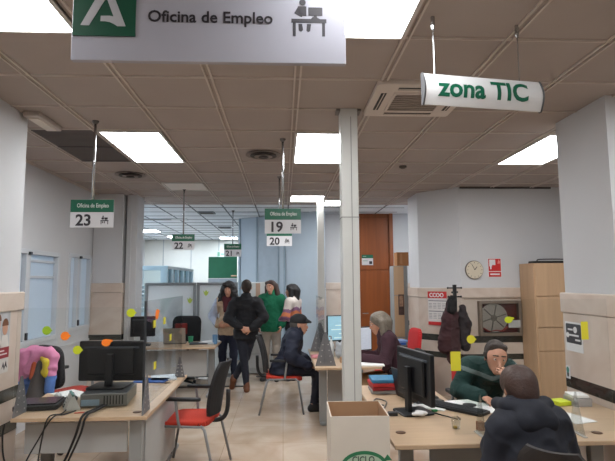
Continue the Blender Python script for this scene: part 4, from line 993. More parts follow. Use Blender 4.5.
# coat rack with coats
rx, ry = 2.385, 6.88
t = thing('coat_rack', 'black coat rack with pegs standing by the marble wall', 'coat rack', (rx, ry, 0))
rb = mat('rack_black', '#131214', .45)
obj('pole', tube(B(), [(rx, ry, .03), (rx, ry, 1.61)], .028, 14), rb, t, smooth=True)
obj('base', lathe(B(), [(.19, 0), (.19, .015), (.05, .035), (.03, .05)], (rx, ry, 0), 24), rb, t)
for z, a in ((1.56, 0), (1.50, 50), (1.44, 10), (1.37, 60)):
    c, s = math.cos(math.radians(a)), math.sin(math.radians(a))
    p = obj('peg', tube(B(), [(rx-c*.09, ry-s*.09, z+.005), (rx+c*.09, ry+s*.09, z+.005)], .009, 8), rb, t)
    for q in (-1, 1): obj('peg_knob', lathe(B(), [(.008, -.012), (.017, 0), (.008, .012)], (rx+q*c*.095, ry+q*s*.095, z+.005), 10, 'x'), rb, p)
def coat(name, label, prims, m):
    o = obj(name, wrinkle(sdf_mesh(name, prims, .012, .04), .016, 8), m); o['label'] = label; o['category'] = 'coat'; return o
coat('coat', 'dark burgundy coat hanging on the left side of the coat rack', [((rx-.10, ry-.09, 1.36), (rx-.13, ry-.10, 1.15), .055, .085), ((rx-.13, ry-.10, 1.15), (rx-.19, ry-.10, .78), .09, .10), ((rx-.12, ry-.1, 1.1), (rx-.10, ry-.12, .60), .08, .07), ((rx-.06, ry-.1, 1.2), (rx-.04, ry-.11, .74), .06, .06)], mat('coat_burgundy', '#3a1f22', .9, var=.15, bump=.2, bscale=12))
coat('coat', 'black hooded coat hanging on the right side of the coat rack', [((rx+.07, ry-.08, 1.30), (rx+.10, ry-.08, 1.1), .045, .07), ((rx+.10, ry-.08, 1.1), (rx+.09, ry-.08, .78), .075, .07), ((rx+.04, ry-.08, 1.2), (rx+.05, ry-.09, .85), .05, .05)], mat('coat_black', '#2a2224', .9, var=.15, bump=.2, bscale=12))
coat('coat_hood', 'black hood of a coat hooked on the upper left peg of the coat rack', [((rx-.10, ry-.15, 1.42), (rx-.11, ry-.16, 1.28), .05, .065)], mat('hood_black', '#100e10', .9))
# three-door wood cabinet
t = thing('wood_cabinet', 'tall light wood cabinet with stacked doors beside the hose cabinet', 'cabinet', (3.84, 6.94, 0))
obj('body', box(B(), 3.45, 4.24, 6.74, 7.15, 0, 1.90, .004), light_wood, t)
for a, b in ((.06, .70), (.71, 1.015), (1.025, 1.44), (1.45, 1.885)): obj('cabinet_door', box(B(), 3.465, 4.225, 6.722, 6.74, a, b, .003), light_wood, t)
t = thing('cable_tray', 'flat black tray lying on top of the tall wood cabinet', 'tray', (3.75, 6.95, 1.9))
obj('tray', prism(B(), rpoly(3.52, 4.02, 6.85, 7.05, .05, 4), 1.902, 1.935, .008), black, t); obj('handle', tube(B(), smooth_path([(3.56, 6.84, 1.93), (3.6, 6.83, 1.955), (3.95, 6.83, 1.955), (3.99, 6.84, 1.93)], 4), .008, 6), black, t)
# posters on the piers
px_ = -2.0985
t = thing('wall_poster', 'recruiting poster with two smiling faces above a red band on the left pier', 'poster', (-2.10, 3.72, .98))
obj('sheet', box(B(), px_-.001, px_+.002, 3.50, 4.0, 1.0, 1.46), mat('poster_white', '#c9c5bf', .5, var=.03), t)
obj('picture', box(B(), px_+.002, px_+.003, 3.505, 3.995, 1.19, 1.455), mat('poster_sky', '#aeb0b2', .5, var=.25, scale=8), t)
for y, z in ((3.93, 1.33), (3.83, 1.37)):
    f = obj('portrait', prism(B(), [(y+.035*math.cos(k*PI/8), z+.05*math.sin(k*PI/8)) for k in range(16)], px_+.003, px_+.0045, axis='x'), mat('portrait_skin', '#c29479', .6), t)
    obj('portrait_hair', prism(B(), [(y+.043*math.cos(k*PI/8), z+.02+.055*math.sin(k*PI/8)) for k in range(9)], px_+.0045, px_+.0055, axis='x'), mat('portrait_hair', '#6d4428' if y > 3.9 else '#33251f', .6), f)
    obj('portrait_shirt', prism(B(), [(y-.06, 1.19), (y+.06, 1.19), (y+.035, z-.05), (y-.035, z-.05)], px_+.003, px_+.004, axis='x'), mat('portrait_shirt', '#d3cdc6', .6), f)
obj('red_band', box(B(), px_+.002, px_+.0045, 3.505, 3.995, 1.11, 1.19), mat('poster_red', '#8e2630', .5), t)
bm = B()
for i, (a, b) in enumerate(((3.55, 3.97), (3.6, 3.93))): box(bm, px_+.0045, px_+.0055, a, b, 1.135+.025*i, 1.145+.025*i)
obj('print_lines', bm, mat('print_white', '#d5cfcb', .6), t)
obj('logo_mark', prism(B(), [(3.91, 1.03), (3.93, 1.08), (3.945, 1.04), (3.965, 1.085), (3.985, 1.03), (3.96, 1.05), (3.945, 1.02), (3.93, 1.05)], px_+.002, px_+.003, axis='x'), ink, t)
qx = 2.3995
t = thing('wall_poster', 'white sheet with a dark rounded notice on the right pillar', 'poster', (2.40, 4.08, 1.08))
obj('sheet', box(B(), qx-.003, qx, 3.95, 4.19, 1.08, 1.32), sw, t)
obj('dark_field', prism(B(), rpoly(3.965, 4.178, 1.145, 1.305, .012, 3), qx-.004, qx-.003, axis='x'), mat('notice_dark', '#34353a', .5), t)
bm = B()
for a, b, z in ((4.08, 4.15, 1.25), (4.00, 4.13, 1.205), (3.98, 4.05, 1.17)): box(bm, qx-.005, qx-.004, a, b, z, z+.014)
lathe(bm, [(.026, qx-.0052), (.026, qx-.004)], (0, 4.045, 1.258), 14, 'x'); lathe(bm, [(.022, qx-.0052), (.022, qx-.004)], (0, 4.155, 1.21), 14, 'x')
obj('print_lines', bm, sw, t)
t = thing('cactus_sticker', 'small white sticker of a potted green plant low on the right pillar', 'sticker', (2.40, 4.19, .86))
obj('paper', box(B(), qx-.003, qx, 4.155, 4.215, .845, .95), sw, t); obj('plant', prism(B(), [(4.187+.019*math.cos(k*PI/8), .915+.026*math.sin(k*PI/8)) for k in range(16)], qx-.0042, qx-.003, axis='x'), mat('plant_green', '#2f7d6c', .6), t); obj('pot', prism(B(), [(4.175, .86), (4.198, .86), (4.203, .892), (4.17, .892)], qx-.0042, qx-.003, axis='x'), mat('pot_dark', '#3b3a36', .6), t)
# ================================================================== right desk
desk('office_desk', 'beech L-shaped desk at lower right where the clerk in green leans over', [[(.64, 2.94), (2.385, 2.94), (2.385, 3.9), (.64, 3.9)], [(.66, 3.901), (1.30, 3.901), (1.30, 4.6), (.66, 4.6)]],
     [(.80, 3.35, 'y', .62), (2.1, 3.4, 'y', .7), (.80, 4.45, 'y', .2)], [(1.0, 2.0, 3.5, 3.515, .25, .66)], grommets=((.73, 3.18), (1.93, 3.09)))
t = thing('acrylic_screen', 'clear acrylic screen with yellow stickers between the clerk in green and the visitor', 'screen', (1.52, 3.06, .731))
obj('panel', box(B(), 1.03, 2.02, 3.055, 3.06, .75, 1.55, .0015), acrylic, t)
for x in (1.20, 1.80):
    b = obj('bracket', prism(B(), [(3.0, .731), (3.16, .731), (3.085, .98), (3.075, .98)], x-.004, x+.004, axis='x'), clear_sheet('acrylic_bracket', (.86, .87, .86), .3) if x < 1.5 else bpy.data.materials['acrylic_bracket'], t)
    obj('bracket_foot', box(B(), x-.012, x+.012, 2.99, 3.17, .7305, .737, .002), mat('foot_clear_grey', '#a8a6a0', .3), b)
sticker(t, 1.15, 1.31, 'y', YEL, .026, y=3.0548)
sticker(t, 1.05, 1.18, 'y', YEL, rect=(.062, .115), y=3.0548)
sticker(t, 1.39, 1.425, 'y', LIM, .024, 1, y=3.0548)
sticker(t, 1.43, 1.40, 'y', paper, rect=(.075, .045), y=3.0572 + .0040)
sticker(t, 1.87, 1.355, 'y', YEL, rect=(.045, .11), y=3.0548)
pin_monitor('computer_monitor', 'large black monitor seen obliquely from behind on the right desk', (.955, 3.65), -78, .53, .34, .82, 1.17, base=(.22, .24))
t = thing('laptop', 'black laptop standing open behind the big monitor on the right desk', 'laptop', (.98, 4.02, .731), -75)
obj('keyboard_deck', box(B(), -.17, .17, 0, .23, 0, .018, .003), mat('laptop_dark'), t, world=False); obj('keys', box(B(), -.15, .15, .04, .15, .018, .021), mat('key_black', '#0c0d0f', .5), t, world=False)
bm = box(B(), -.17, .17, -.005, .005, 0, .225, .003); bmesh.ops.rotate(bm, cent=(0, 0, 0), matrix=Matrix.Rotation(math.radians(12), 3, 'X'), verts=bm.verts)
obj('lid', move(bm, T((0, 0, .012))), mat('laptop_lid_dark', '#222326', .4), t, world=False)
t = thing('keyboard', 'black computer keyboard lying slantwise on the right desk', 'keyboard', (1.27, 3.70, .731), -50)
obj('keyboard_base', prism(B(), rpoly(-.225, .225, -.07, .07, .012, 3), 0, .02, .004), mat('keyboard_black', '#141518', .5), t, world=False)
bm = B()
for r_ in range(5):
    for c_ in range(20): box(bm, -.212+.0212*c_, -.195+.0212*c_, -.058+.0235*r_, -.040+.0235*r_, .02, .026)
obj('keys', bm, mat('key_dark', '#26272b', .45), t, world=False)
mouse('computer_mouse', 'black computer mouse behind the keyboard on the right desk', (1.20, 4.02), 0, black)
t = thing('open_booklet', 'open white paper leaflet beyond the keyboard on the right desk', 'papers', (1.40, 4.02-.16, .731), 12)
obj('page', box(B(), -.13, 0, -.1, .11, .0, .006), paper, t, world=False); obj('page', box(B(), .003, .14, -.1, .11, .0, .005), mat('paper_grey_green', '#c6cdc8', .7, var=.06, scale=30), t, world=False)
solo('paper_sheet', 'white paper sheet under the forearm of the clerk in green', 'paper', move(box(B(), -.15, .15, -.105, .105, 0, .003), T((1.50, 3.68, .7312)) @ RZ(-10)), paper)
solo('paper_sheet', 'loose white papers under the big monitor', 'paper', move(box(B(), -.13, .13, -.09, .09, 0, .006), T((1.10, 3.80, .7312)) @ RZ(-35)), paper)
solo('crumpled_paper', 'small crumpled white paper on the foot of the big monitor', 'paper', sdf_mesh('crumpled_paper', [((.90, 3.50, .757), (.98, 3.52, .757), .02, .022, (0, 0, 1), 1.6), ((.93, 3.54, .757), (.96, 3.50, .76), .018, .02)], .008, .012), paper)
solo('coaster', 'black round coaster beside the paper in front of the clerk in green', 'coaster', lathe(B(), [(.05, .7312), (.05, .742)], (1.40, 3.80, .0), 20), black)
solo('green_eraser', 'small green eraser behind the big monitor foot', 'eraser', move(box(B(), -.02, .02, -.012, .012, 0, .014, .003), T((1.09, 3.66, .7312)) @ RZ(20)), mat('eraser_green', '#2f8a55', .6))
t = thing('plastic_cup', 'clear plastic cup with yellow dregs on the right desk', 'cup', (1.10, 3.235, .731))
obj('cup_wall', lathe(B(), [(.024, .732), (.032, .80), (.030, .80), (.022, .735)], (1.10, 3.235, 0), 20), acrylic, t, smooth=True); obj('dregs', lathe(B(), [(.012, .736), (.012, .748)], (1.095, 3.235, 0), 10), mat('dregs_yellow', '#c7a11f', .5), t)
solo('brown_box', 'small brown card box behind the clear bracket on the right desk', 'box', move(box(B(), -.02, .02, -.02, .02, 0, .055, .004), T((1.24, 3.19, .7312)) @ RZ(10)), mat('box_brown', '#7e4a28', .7))
cable('thin black cable crossing the right desk from the monitor to the keyboard', [(.98, 3.66, .7365), (1.05, 3.62, .7365), (1.12, 3.52, .7365), (1.19, 3.42, .7365), (1.2, 3.5, .7365)], .0045)
cable('thin grey cable curled beside the folders on the right desk', [(.74, 3.75, .737), (.80, 3.95, .737), (.74, 4.05, .737), (.70, 3.92, .737), (.76, 3.84, .737)], .005, m=mat('cable_grey', '#6d6a66', .5, var=0))
solo('adapter', 'small black adapter plug on the right desk near the carton', 'adapter', box(B(), .735, .80, 3.55, 3.60, .7312, .755, .005), black)
for i, (h, lb) in enumerate((('#8a8480', 'grey tray at the bottom of the folder stack on the right desk'), ('#8f2127', 'dark red folder in the middle of the folder stack on the right desk'), ('#b52a2c', 'bright red folder second from top of the folder stack on the right desk'), ('#2f7195', 'blue folder on top of the folder stack on the right desk'))):
    z = .7312+.030*i
    solo('folder', lb, 'folder', move(box(B(), -.165, .165, -.115, .115, 0, .0285, .005), T((.905+.006*(i % 2), 4.34-.004*i, z)) @ RZ(-2+2.5*(i % 3))), mat('folder_%d' % 1 + h, h, .5), group='folders stacked on the right desk')
solo('lime_folder', 'lime green card on the right desk beyond the visitor shoulder', 'card', move(box(B(), -.06, .06, -.06, .06, 0, .03, .003), T((2.10, 3.80, .7312)) @ RZ(12)), mat('card_lime', '#c5d22a', .6))
t = thing('tissue_box', 'small white box with grey papers beside the right pillar', 'box', (2.22, 3.78, .731))
obj('carton', box(B(), 2.16, 2.29, 3.70, 3.86, .7312, .79, .004), mat('grey_card', '#9b9896', .7), t); obj('top_papers', move(box(B(), -.06, .06, -.07, .07, 0, .02, .003), T((2.22, 3.78, .792)) @ RZ(-8)), paper, t)
solo('paper_sheet', 'white paper sheet lying right of the visitor on the right desk', 'paper', move(box(B(), -.09, .09, -.13, .13, 0, .003), T((1.96, 3.42, .7312)) @ RZ(16)), paper)

# carton in the foreground
t = thing('carton', 'tall open white cardboard carton with green oval emblem in the foreground', 'carton', (.437, 3.06, 0), -1.5)
ct = mat('carton_white', '#c4bcb0', .8, var=.03); ci = mat('carton_brown', '#a07c5c', .9, var=.05)
hx, hy_, H0 = .166, .18, .912; th = .005
bm = B()
for q in ((-hx, hx, -hy_, -hy_+th), (-hx, hx, hy_-th, hy_), (-hx, -hx+th, -hy_+th, hy_-th), (hx-th, hx, -hy_+th, hy_-th)): box(bm, *q, 0, H0)
obj('outer_walls', bm, ct, t, world=False)
bm = B(); i2 = th+.0005
for q in ((-hx+i2, hx-i2, -hy_+i2, -hy_+i2+.003), (-hx+i2, hx-i2, hy_-i2-.003, hy_-i2), (-hx+i2, -hx+i2+.003, -hy_+i2+.003, hy_-i2-.003), (hx-i2-.003, hx-i2, -hy_+i2+.003, hy_-i2-.003)): box(bm, *q, .01, H0-.001)
obj('inner_lining', bm, ci, t, world=False)
obj('carton_floor', box(B(), -hx+.009, hx-.009, -hy_+.009, hy_-.009, .004, .01), ci, t, world=False)
ez, er = .640, .115
fy = -hy_
el = lambda a, b, n=40: [(.02+a*math.cos(2*PI*k/n), ez+b*math.sin(2*PI*k/n)) for k in range(n)]
e1 = obj('emblem_ring', prism(B(), el(.132, .085), fy-.0012, fy, axis='y'), mat('emblem_green_dark', '#1e6b45', .6, var=.02), t, world=False)
obj('emblem_field', prism(B(), el(.112, .066), fy-.0018, fy-.0012, axis='y'), mat('emblem_pale_green', '#a3b8a2', .6, var=.02), e1, world=False)
obj('emblem_lettering', move(fit_w(text_bm('CICLO', .05, .001), .125), T((.015, fy-.0032, ez+.022))), mat('emblem_ink', '#3a4a40', .6, var=0), e1, world=False)
obj('emblem_arrow', prism(B(), [(.125, ez+.03), (.175, ez+.035), (.150, ez+.065)], fy-.0012, fy, axis='y'), mat('emblem_green_dark'), t, world=False)

# visitor's chair, lower right
vc = visitor_chair('visitor_chair', 'black chair under the visitor in the dark blue hooded coat', (1.42, 2.50, 0), -44, bk=.82, seatm=mat('black_fabric', '#191a1d', .85), backm=mat('chair_brown_black', '#211c1b', .7, var=.08, scale=100))

# ================================================================== people
navy = mat('coat_navy', '#10162a', .75, var=.12, scale=10, bump=.25, bscale=10)
navy_dark = mat('coat_dark_navy', '#0b0f1c', .8, var=.12, scale=10, bump=.3, bscale=9)
blackc = mat('coat_blackish', '#121318', .85, var=.1, bump=.2, bscale=12)
jeans = mat('jeans_dark', '#191c28', .85, var=.1, bump=.1, bscale=60); darktr = mat('trousers_black', '#15161c', .85, var=.08)
tan = mat('trousers_tan', '#a58666', .85, var=.06); pale = mat('trousers_pale', '#a49c92', .85, var=.05)
brown_sh = mat('shoe_brown', '#6a3d22', .55, var=.08); black_sh = mat('shoe_black', '#0e0e10', .45)
knit_green = mat('knit_green', '#13694a', .95, var=.10, scale=60, bump=.4, bscale=80)
hair_black = mat('hair_black', '#151112', .55, bump=.6, bscale=70, var=.2); hair_brown = mat('hair_brown', '#38231b', .55, bump=.25, bscale=70, var=.2)
hair_grey = mat('hair_grey_blond', '#6d6458', .55, bump=.6, bscale=60, var=.25, scale=20); hair_short = mat('hair_short_dark', '#33271f', .7, bump=.4, bscale=120, var=.15)

# woman with curly hair, beige waistcoat
beige = mat('knit_beige', '#b09a82', .9, var=.12, scale=30, bump=.4, bscale=50); lblue = mat('sleeve_pale_blue', '#a9b2c6', .85, var=.05)
def ex1(j, H, HX, HF, S):
    sc = mat('scarf_burgundy', '#4a1a22', .9, var=.15)
    return [('scarf', [(H(-.05, -.02, -.14), H(.05, .04, -.15), .06, .06), (H(.03, .07, -.17), j['wai']+V3(.02, .15, .16), .05, .035), (H(-.04, .06, -.17), j['wai']+V3(-.05, .15, .22), .045, .035), (H(-.06, -.05, -.15), H(.06, -.05, -.15), .055, .055)], sc, {})]
person('person', 'person with black curly hair, beige jacket and dark red scarf standing before the partition screen', (-.90, 8.42, 0), 174, S=.965,
       J=dict(elR=(.30, -.09, 1.14), wrR=(.16, .12, 1.0), elL=(-.25, -.05, 1.12), wrL=(-.10, .14, 1.02)), hands=dict(R=dict(d=(-1, .3, -.1), n=(0, -1, 0)), L=dict(d=(1, .3, -.1), n=(0, -1, 0))),
       top=dict(name='jacket', mats=[beige, lblue], t=.028, wr=.010, hem=(0, .0, .76), cutz=.83, hemr=.15, sel=lambda c, j: 1 if (c.x > .19 or c.x < -.19) and c.z > .95 else 0), trousers=dict(mat=mat('jeans_navy', '#1c2236', .85)), shoes=dict(mat=black_sh), extra=ex1, hairmat=hair_black, curls=26,
       hair=[((0, -.02, .035), (0, -.03, .05), .118, .115), ((-.085, -.01, .02), (-.115, 0, -.15), .058, .06), ((.085, -.01, .02), (.115, 0, -.15), .058, .06), ((-.05, .075, .092), (.05, .075, .092), .035, .035), ((-.1, .02, -.08), (-.12, .03, -.17), .05, .045), ((.1, .02, -.08), (.12, .03, -.17), .05, .045), ((0, -.08, 0), (0, -.08, -.16), .085, .085)])
# man seen from behind
person('person', 'person in black coat and jeans standing with back turned and hands clasped behind', (-.57, 7.90, 0), 2, S=.985,
       J=dict(elR=(.275, -.10, 1.13), wrR=(.085, -.215, .965), elL=(-.275, -.10, 1.13), wrL=(-.075, -.21, .99), hipR=(.085, .02, .89), knR=(-.01, .10, .50), anR=(-.20, .10, .15), toR=(-.225, .16, .03), knL=(-.03, -.02, .49), anL=(.015, -.08, .085), toL=(-.005, .10, .03), shR=(.18, -.01, 1.355), shL=(-.18, -.01, 1.355), hd=(0, .025, 1.60)),
       hands=dict(R=dict(d=(-1, -.05, -.12), n=(0, 1, 0), curl=40), L=dict(d=(1, -.12, -.25), n=(0, 1, 0), curl=40)), face=True, hairmat=hair_short, torso_w=1.08,
       top=dict(name='coat', mat=blackc, t=.030, wr=.012, hem=(0, -.01, .74), cutz=.80, hemr=.155, collar=.12, sleeve=.9), trousers=dict(mat=jeans), shoes=dict(mat=brown_sh, boot=True),
       hair=[((0, -.03, .035), (0, .0, .038), .098, .094, 1, 1.17), ((0, -.065, .0), (0, -.06, -.03), .062, .055, 1, .85)])
# smiling woman in green sweater
person('person', 'smiling person with brown hair in a green high necked sweater and pale trousers', (-.20, 8.72, 0), 168, S=.985, hr=8, hy=-14,
       J=dict(elR=(.235, -.06, 1.13), wrR=(.20, .10, .93), elL=(-.235, -.05, 1.13), wrL=(-.20, .10, .93)), hairmat=hair_brown, torso_w=1.02,
       top=dict(name='sweater', mat=knit_green, t=.032, wr=.008, hem=(0, 0, .74), cutz=.83, hemr=.15, collar=1.0), trousers=dict(mat=pale), shoes=dict(mat=mat('shoe_dark', '#2b2a2c', .6)),
       hair=[((0, -.03, .035), (0, -.01, .04), .102, .1, 1, 1.1), ((-.085, -.02, .03), (-.10, -.02, -.14), .045, .05), ((.085, -.02, .03), (.10, -.02, -.14), .045, .05), ((0, -.08, .0), (0, -.08, -.15), .075, .07), ((-.045, .05, .085), (.05, .045, .088), .035, .035)])
# woman in striped sweater, profile
ws, pu, orng, wh2 = mat('knit_white', '#c9bfb8', .9, var=.05, bump=.3, bscale=60), mat('knit_purple', '#7d5877', .9), mat('knit_orange', '#c4744a', .9), mat('knit_lilac', '#b79ab0', .9)
def selz(c, j):
    z = c.z+.02*math.sin(c.x*22); return 1 if 1.155 < z < 1.215 else (2 if 1.08 < z <= 1.155 else (1 if 1.03 < z <= 1.08 else (4 if z <= 1.0 else (3 if z <= 1.03 else 0))))
person('person', 'person with dark bob in a white sweater with purple and orange bands, in profile', (.17, 8.74, 0), 62, S=.945, hy=18,
       J=dict(elR=(.24, .02, 1.14), wrR=(.17, .2, 1.03), elL=(-.24, .02, 1.14), wrL=(-.17, .2, 1.03)), hairmat=hair_black,
       hands=dict(R=dict(d=(-.8, .6, 0), n=(0, -1, 0)), L=dict(d=(.8, .6, 0), n=(0, -1, 0))),
       top=dict(name='sweater', mats=[ws, pu, orng, wh2, darktr], t=.026, hem=(0, 0, .80), cutz=.90, hemr=.14, collar=.6, sel=selz), trousers=dict(mat=darktr), shoes=dict(mat=black_sh),
       hair=[((0, -.03, .035), (0, -.0, .04), .105, .1, 1, 1.1), ((-.085, -.0, .03), (-.092, -.0, -.12), .048, .045), ((.085, .0, .03), (.092, .0, -.12), .048, .045), ((0, -.08, .0), (0, -.07, -.13), .085, .075), ((-.045, .06, .085), (.05, .06, .085), .032, .032)])
# seated man with cap
def ex5(j, H, HX, HF, S):
    cm_ = mat('cap_black', '#0f0f12', .8, bump=.1)
    return [('cap', [(H(0, -.02, .045), H(0, .01, .045), .108, .106, HX, 1.12), (H(-.045, .115, .055), H(.045, .115, .055), .022, .022), (H(-.035, .15, .045), H(.035, .15, .045), .012, .012), (H(0, .115, .055), H(0, .155, .046), .02, .012)], cm_, dict(k=.015, cuts=[(H(0, 0, .030), H(0, 0, -1)-H(0, 0, 0))])),
            ('bag_strap', [(j['wai']+V3(.16, .06, -.06), j['wai']+V3(.15, .02, -.10), .035, .05)], mat('bag_black', '#0c0d10', .6), {})]
person('person', 'seated person in black cap and navy padded coat facing the middle desk', (.02, 6.72, 0), -90,
       J=dict(pel=(0, .05, .54), wai=(0, .07, .69), che=(0, .10, .85), nck=(0, .135, .99), hd=(0, .195, 1.09), shR=(.17, .12, .945), shL=(-.17, .12, .945), elR=(.25, .08, .72), elL=(-.25, .1, .72), wrR=(.17, .32, .585), wrL=(-.17, .32, .585),
              hipR=(.09, .02, .535), hipL=(-.09, .02, .535), knR=(.11, .44, .515), knL=(-.13, .42, .515), anR=(.11, .37, .085), anL=(-.14, .42, .085), toR=(.12, .54, .03), toL=(-.15, .585, .03)),
       hands=dict(R=dict(d=(-.15, 1, -.35), n=(0, -.3, -1), curl=25), L=dict(d=(.15, 1, -.35), n=(0, -.3, -1), curl=25)), hp=-3, tf=(0, 1, -.35), torso_w=1.1, hairmat=mat('hair_grey_short', '#4b4642', .7), extra=ex5,
       top=dict(name='coat', mat=navy, t=.036, wr=.014, hem=(0, -.02, .50), cutz=.478, hemr=.175, collar=.95, sleeve=.92), trousers=dict(mat=jeans), shoes=dict(mat=black_sh),
       hair=[((0, -.05, .01), (0, -.045, -.03), .078, .07, 1, .92)])
# woman at the middle desk
burg = mat('knit_burgundy', '#351a24', .9, var=.12, bump=.3, bscale=60)
def ex6(j, H, HX, HF, S):
    return [('glasses', [(H(-.075, .085, .012), H(-.02, .112, .012), .004, .004), (H(.075, .085, .012), H(.02, .112, .012), .004, .004), (H(-.078, .08, .012), H(-.085, -.01, .015), .0035, .0035), (H(.078, .08, .012), H(.085, -.01, .015), .0035, .0035)], mat('glasses_frame', '#5a4a44', .4), dict(vox=.004, k=.004)),
            ('bracelet', [(j['wrR']+V3(0, -.04, 0), j['wrR']+V3(0, -.03, 0), .036, .035)], mat('bracelet_silver', '#a8a7a3', .3, .6), {})]
person('person', 'seated person with grey blond bob and burgundy sweater working at the middle desk', (1.34, 5.95, 0), 84,
       J=dict(pel=(0, 0, .545), wai=(0, .02, .70), che=(0, .08, .88), nck=(0, .13, 1.05), hd=(0, .20, 1.165), shR=(.16, .10, .985), shL=(-.16, .10, .985), elR=(.235, .16, .735), elL=(-.23, .16, .74), wrR=(.15, .42, .785), wrL=(-.15, .42, .785),
              hipR=(.09, .02, .525), hipL=(-.09, .02, .525), knR=(.11, .44, .50), knL=(-.11, .44, .50), anR=(.11, .40, .085), anL=(-.11, .40, .085), toR=(.12, .56, .03), toL=(-.12, .56, .03)),
       hands=dict(R=dict(d=(-.1, 1, -.05), n=(0, 0, -1), curl=22), L=dict(d=(.1, 1, -.05), n=(0, 0, -1), curl=22)), hp=-14, hy=0, tf=(0, 1, -.3), torso_w=1.12, hairmat=hair_grey, extra=ex6,
       top=dict(name='sweater', mat=burg, t=.026, wr=.008, hem=(0, -.01, .54), cutz=.49, hemr=.165, collar=.5, sleeve=.9), trousers=dict(mat=tan), shoes=dict(mat=black_sh),
       hair=[((0, -.03, .035), (0, -.005, .04), .108, .102, 1, 1.1), ((-.08, -.035, .02), (-.085, -.02, -.12), .045, .042), ((.08, -.035, .02), (.085, -.02, -.12), .045, .042), ((0, -.08, 0), (0, -.06, -.11), .085, .07), ((-.05, .045, .088), (.05, .045, .088), .032, .032)])
# clerk in green sweater
kg, kgy = mat('knit_dark_green', '#143430', .9, var=.12, scale=40, bump=.3, bscale=70), mat('knit_grey_band', '#6d7a78', .9, var=.1)
def ex7(j, H, HX, HF, S):
    return [('shirt_collar', [(j['nck']+V3(-.03, -.03, 0), j['nck']+V3(.03, -.03, 0), .058, .058)], mat('shirt_white', '#b9bcc2', .8), {})]
person('person', 'person in dark green sweater with grey bands leaning over the right desk', (1.73, 4.42, 0), 180, S=1.0,
       J=dict(pel=(0, 0, .56), wai=(0.02, .10, .70), che=(.02, .21, .86), nck=(.03, .34, .975), hd=(.035, .44, 1.055), shR=(.20, .26, .95), shL=(-.14, .28, .935), elR=(.285, .27, .775), wrR=(.19, .545, .775), elL=(-.10, .50, .785), wrL=(.03, .62, .885),
              hipR=(.09, .02, .535), hipL=(-.09, .02, .535), knR=(.13, .44, .50), knL=(-.13, .44, .50), anR=(.13, .38, .085), anL=(-.13, .38, .085), toR=(.14, .54, .03), toL=(-.14, .54, .03)),
       hands=dict(R=dict(d=(-.25, 1, -.12), n=(0, -.1, -1), curl=20), L=dict(d=(.30, -.10, 1), n=(.3, -1, 0), curl=38)), hp=-6, hr=-6, hy=-8, tf=(0, 1, -.7), torso_w=1.05, hairmat=hair_short, extra=ex7,
       top=dict(name='sweater', mats=[kg, kgy], t=.022, vox=.007, wr=.008, hem=(0, 0, .52), cutz=.49, hemr=.165, sleeve=.92, collar=.25, sel=lambda c, j: 1 if (.905 < c.z-.35*abs(c.x-.06)+.035 < .94 and c.y > .1) else 0), trousers=dict(mat=darktr), shoes=dict(mat=black_sh),
       hair=[((0, -.035, .042), (0, -.018, .046), .096, .092, 1, 1.14), ((0, -.07, -.02), (0, -.07, -.05), .06, .055, 1, .85), ((-.045, .042, .092), (.045, .042, .094), .026, .026), ((-.078, -.01, .02), (-.078, .01, -.005), .022, .014), ((.078, -.01, .02), (.078, .01, -.005), .022, .014)])
office_chair('office_chair', 'swivel chair with red back behind the clerk in green', (1.80, 4.50, 0), 180, sh=.47, bh=.92, seatm=mat('red_bright'), bw=.2)
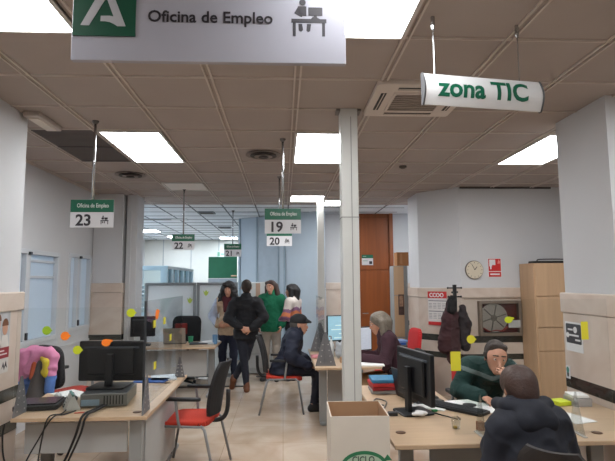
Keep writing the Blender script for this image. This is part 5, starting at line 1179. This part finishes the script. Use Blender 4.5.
# visitor with back turned
def ex8(j, H, HX, HF, S):
    n0 = lambda x, y, z: j['nck']+V3(x, y, z)
    return [('hood', [(n0(-.115, .06, .015), n0(-.105, -.04, .02), .036, .045), (n0(-.105, -.04, .02), n0(0, -.115, .005), .045, .062), (n0(.115, .06, .015), n0(.105, -.04, .02), .036, .045), (n0(.105, -.04, .02), n0(0, -.115, .005), .045, .062), (n0(-.05, -.125, -.04), n0(.05, -.125, -.04), .07, .07)], navy_dark, dict(vox=.010, k=.025))]
person('person', 'person with brown hair in dark blue hooded coat, back turned, at the right desk', (1.325, 2.62, 0), 4, S=.97,
       J=dict(pel=(0, 0, .56), wai=(0, .03, .71), che=(0, .09, .88), nck=(0, .15, 1.0), hd=(.012, .21, 1.09), shR=(.165, .085, .915), shL=(-.165, .085, .915), elR=(.225, .09, .665), elL=(-.225, .09, .665), wrR=(.15, .24, .79), wrL=(-.15, .24, .79),
              hipR=(.10, .02, .535), hipL=(-.10, .02, .535), knR=(.13, .44, .50), knL=(-.13, .44, .50), anR=(.13, .36, .085), anL=(-.13, .36, .085), toR=(.14, .52, .03), toL=(-.14, .52, .03)),
       hands=dict(R=dict(d=(-.6, 1, 0), n=(0, 0, -1), curl=15), L=dict(d=(.6, 1, 0), n=(0, 0, -1), curl=15)), hp=-10, tf=(0, 1, -.3), torso_w=1.22, hairmat=hair_brown, extra=ex8,
       top=dict(name='coat', mat=navy_dark, t=.026, wr=.014, wf=7, hem=(0, -.02, .54), cutz=.49, hemr=.18, sleeve=.92, collar=.9), trousers=dict(mat=darktr), shoes=dict(mat=black_sh),
       hair=[((0, -.03, .035), (0, .01, .04), .106, .1, 1, 1.12), ((0, -.07, -.02), (0, -.07, -.06), .07, .065, 1, .9)])

# ================================================================== camera, world, colour
def camera():
    f = 498.86; p, y, r = math.radians(5.806), math.radians(2.842), math.radians(-.349)
    F = Vector((math.sin(y)*math.cos(p), math.cos(y)*math.cos(p), math.sin(p))); Rt = Vector((math.cos(y), -math.sin(y), 0)); U = Rt.cross(F)
    R2 = Rt*math.cos(r)+U*math.sin(r); U2 = -Rt*math.sin(r)+U*math.cos(r)
    cd = bpy.data.cameras.new('camera'); o = bpy.data.objects.new('camera', cd); C.objects.link(o)
    cd.sensor_width = 36; cd.lens = f/615*36; cd.clip_start = .05
    m = Matrix((R2, U2, -F)).transposed().to_4x4(); m.translation = Vector((0, 0, 1.67)); o.matrix_world = m
    bpy.context.scene.camera = o
camera()
w = bpy.data.worlds.new('world'); bpy.context.scene.world = w; w.use_nodes = True
bg = w.node_tree.nodes['Background']; bg.inputs[0].default_value = (.62, .78, 1, 1); bg.inputs[1].default_value = 1.3
sc = bpy.context.scene
sc.view_settings.view_transform = 'Standard'; sc.view_settings.look = 'None'; sc.view_settings.gamma = 1; sc.view_settings.exposure = 0; sc.view_settings.use_curve_mapping = False
sc.cycles.max_bounces = 10; sc.cycles.diffuse_bounces = 6; sc.cycles.transparent_max_bounces = 16; sc.cycles.caustics_reflective = False; sc.cycles.caustics_refractive = False
sc.cycles.sample_clamp_indirect = 6; sc.cycles.use_denoising = True
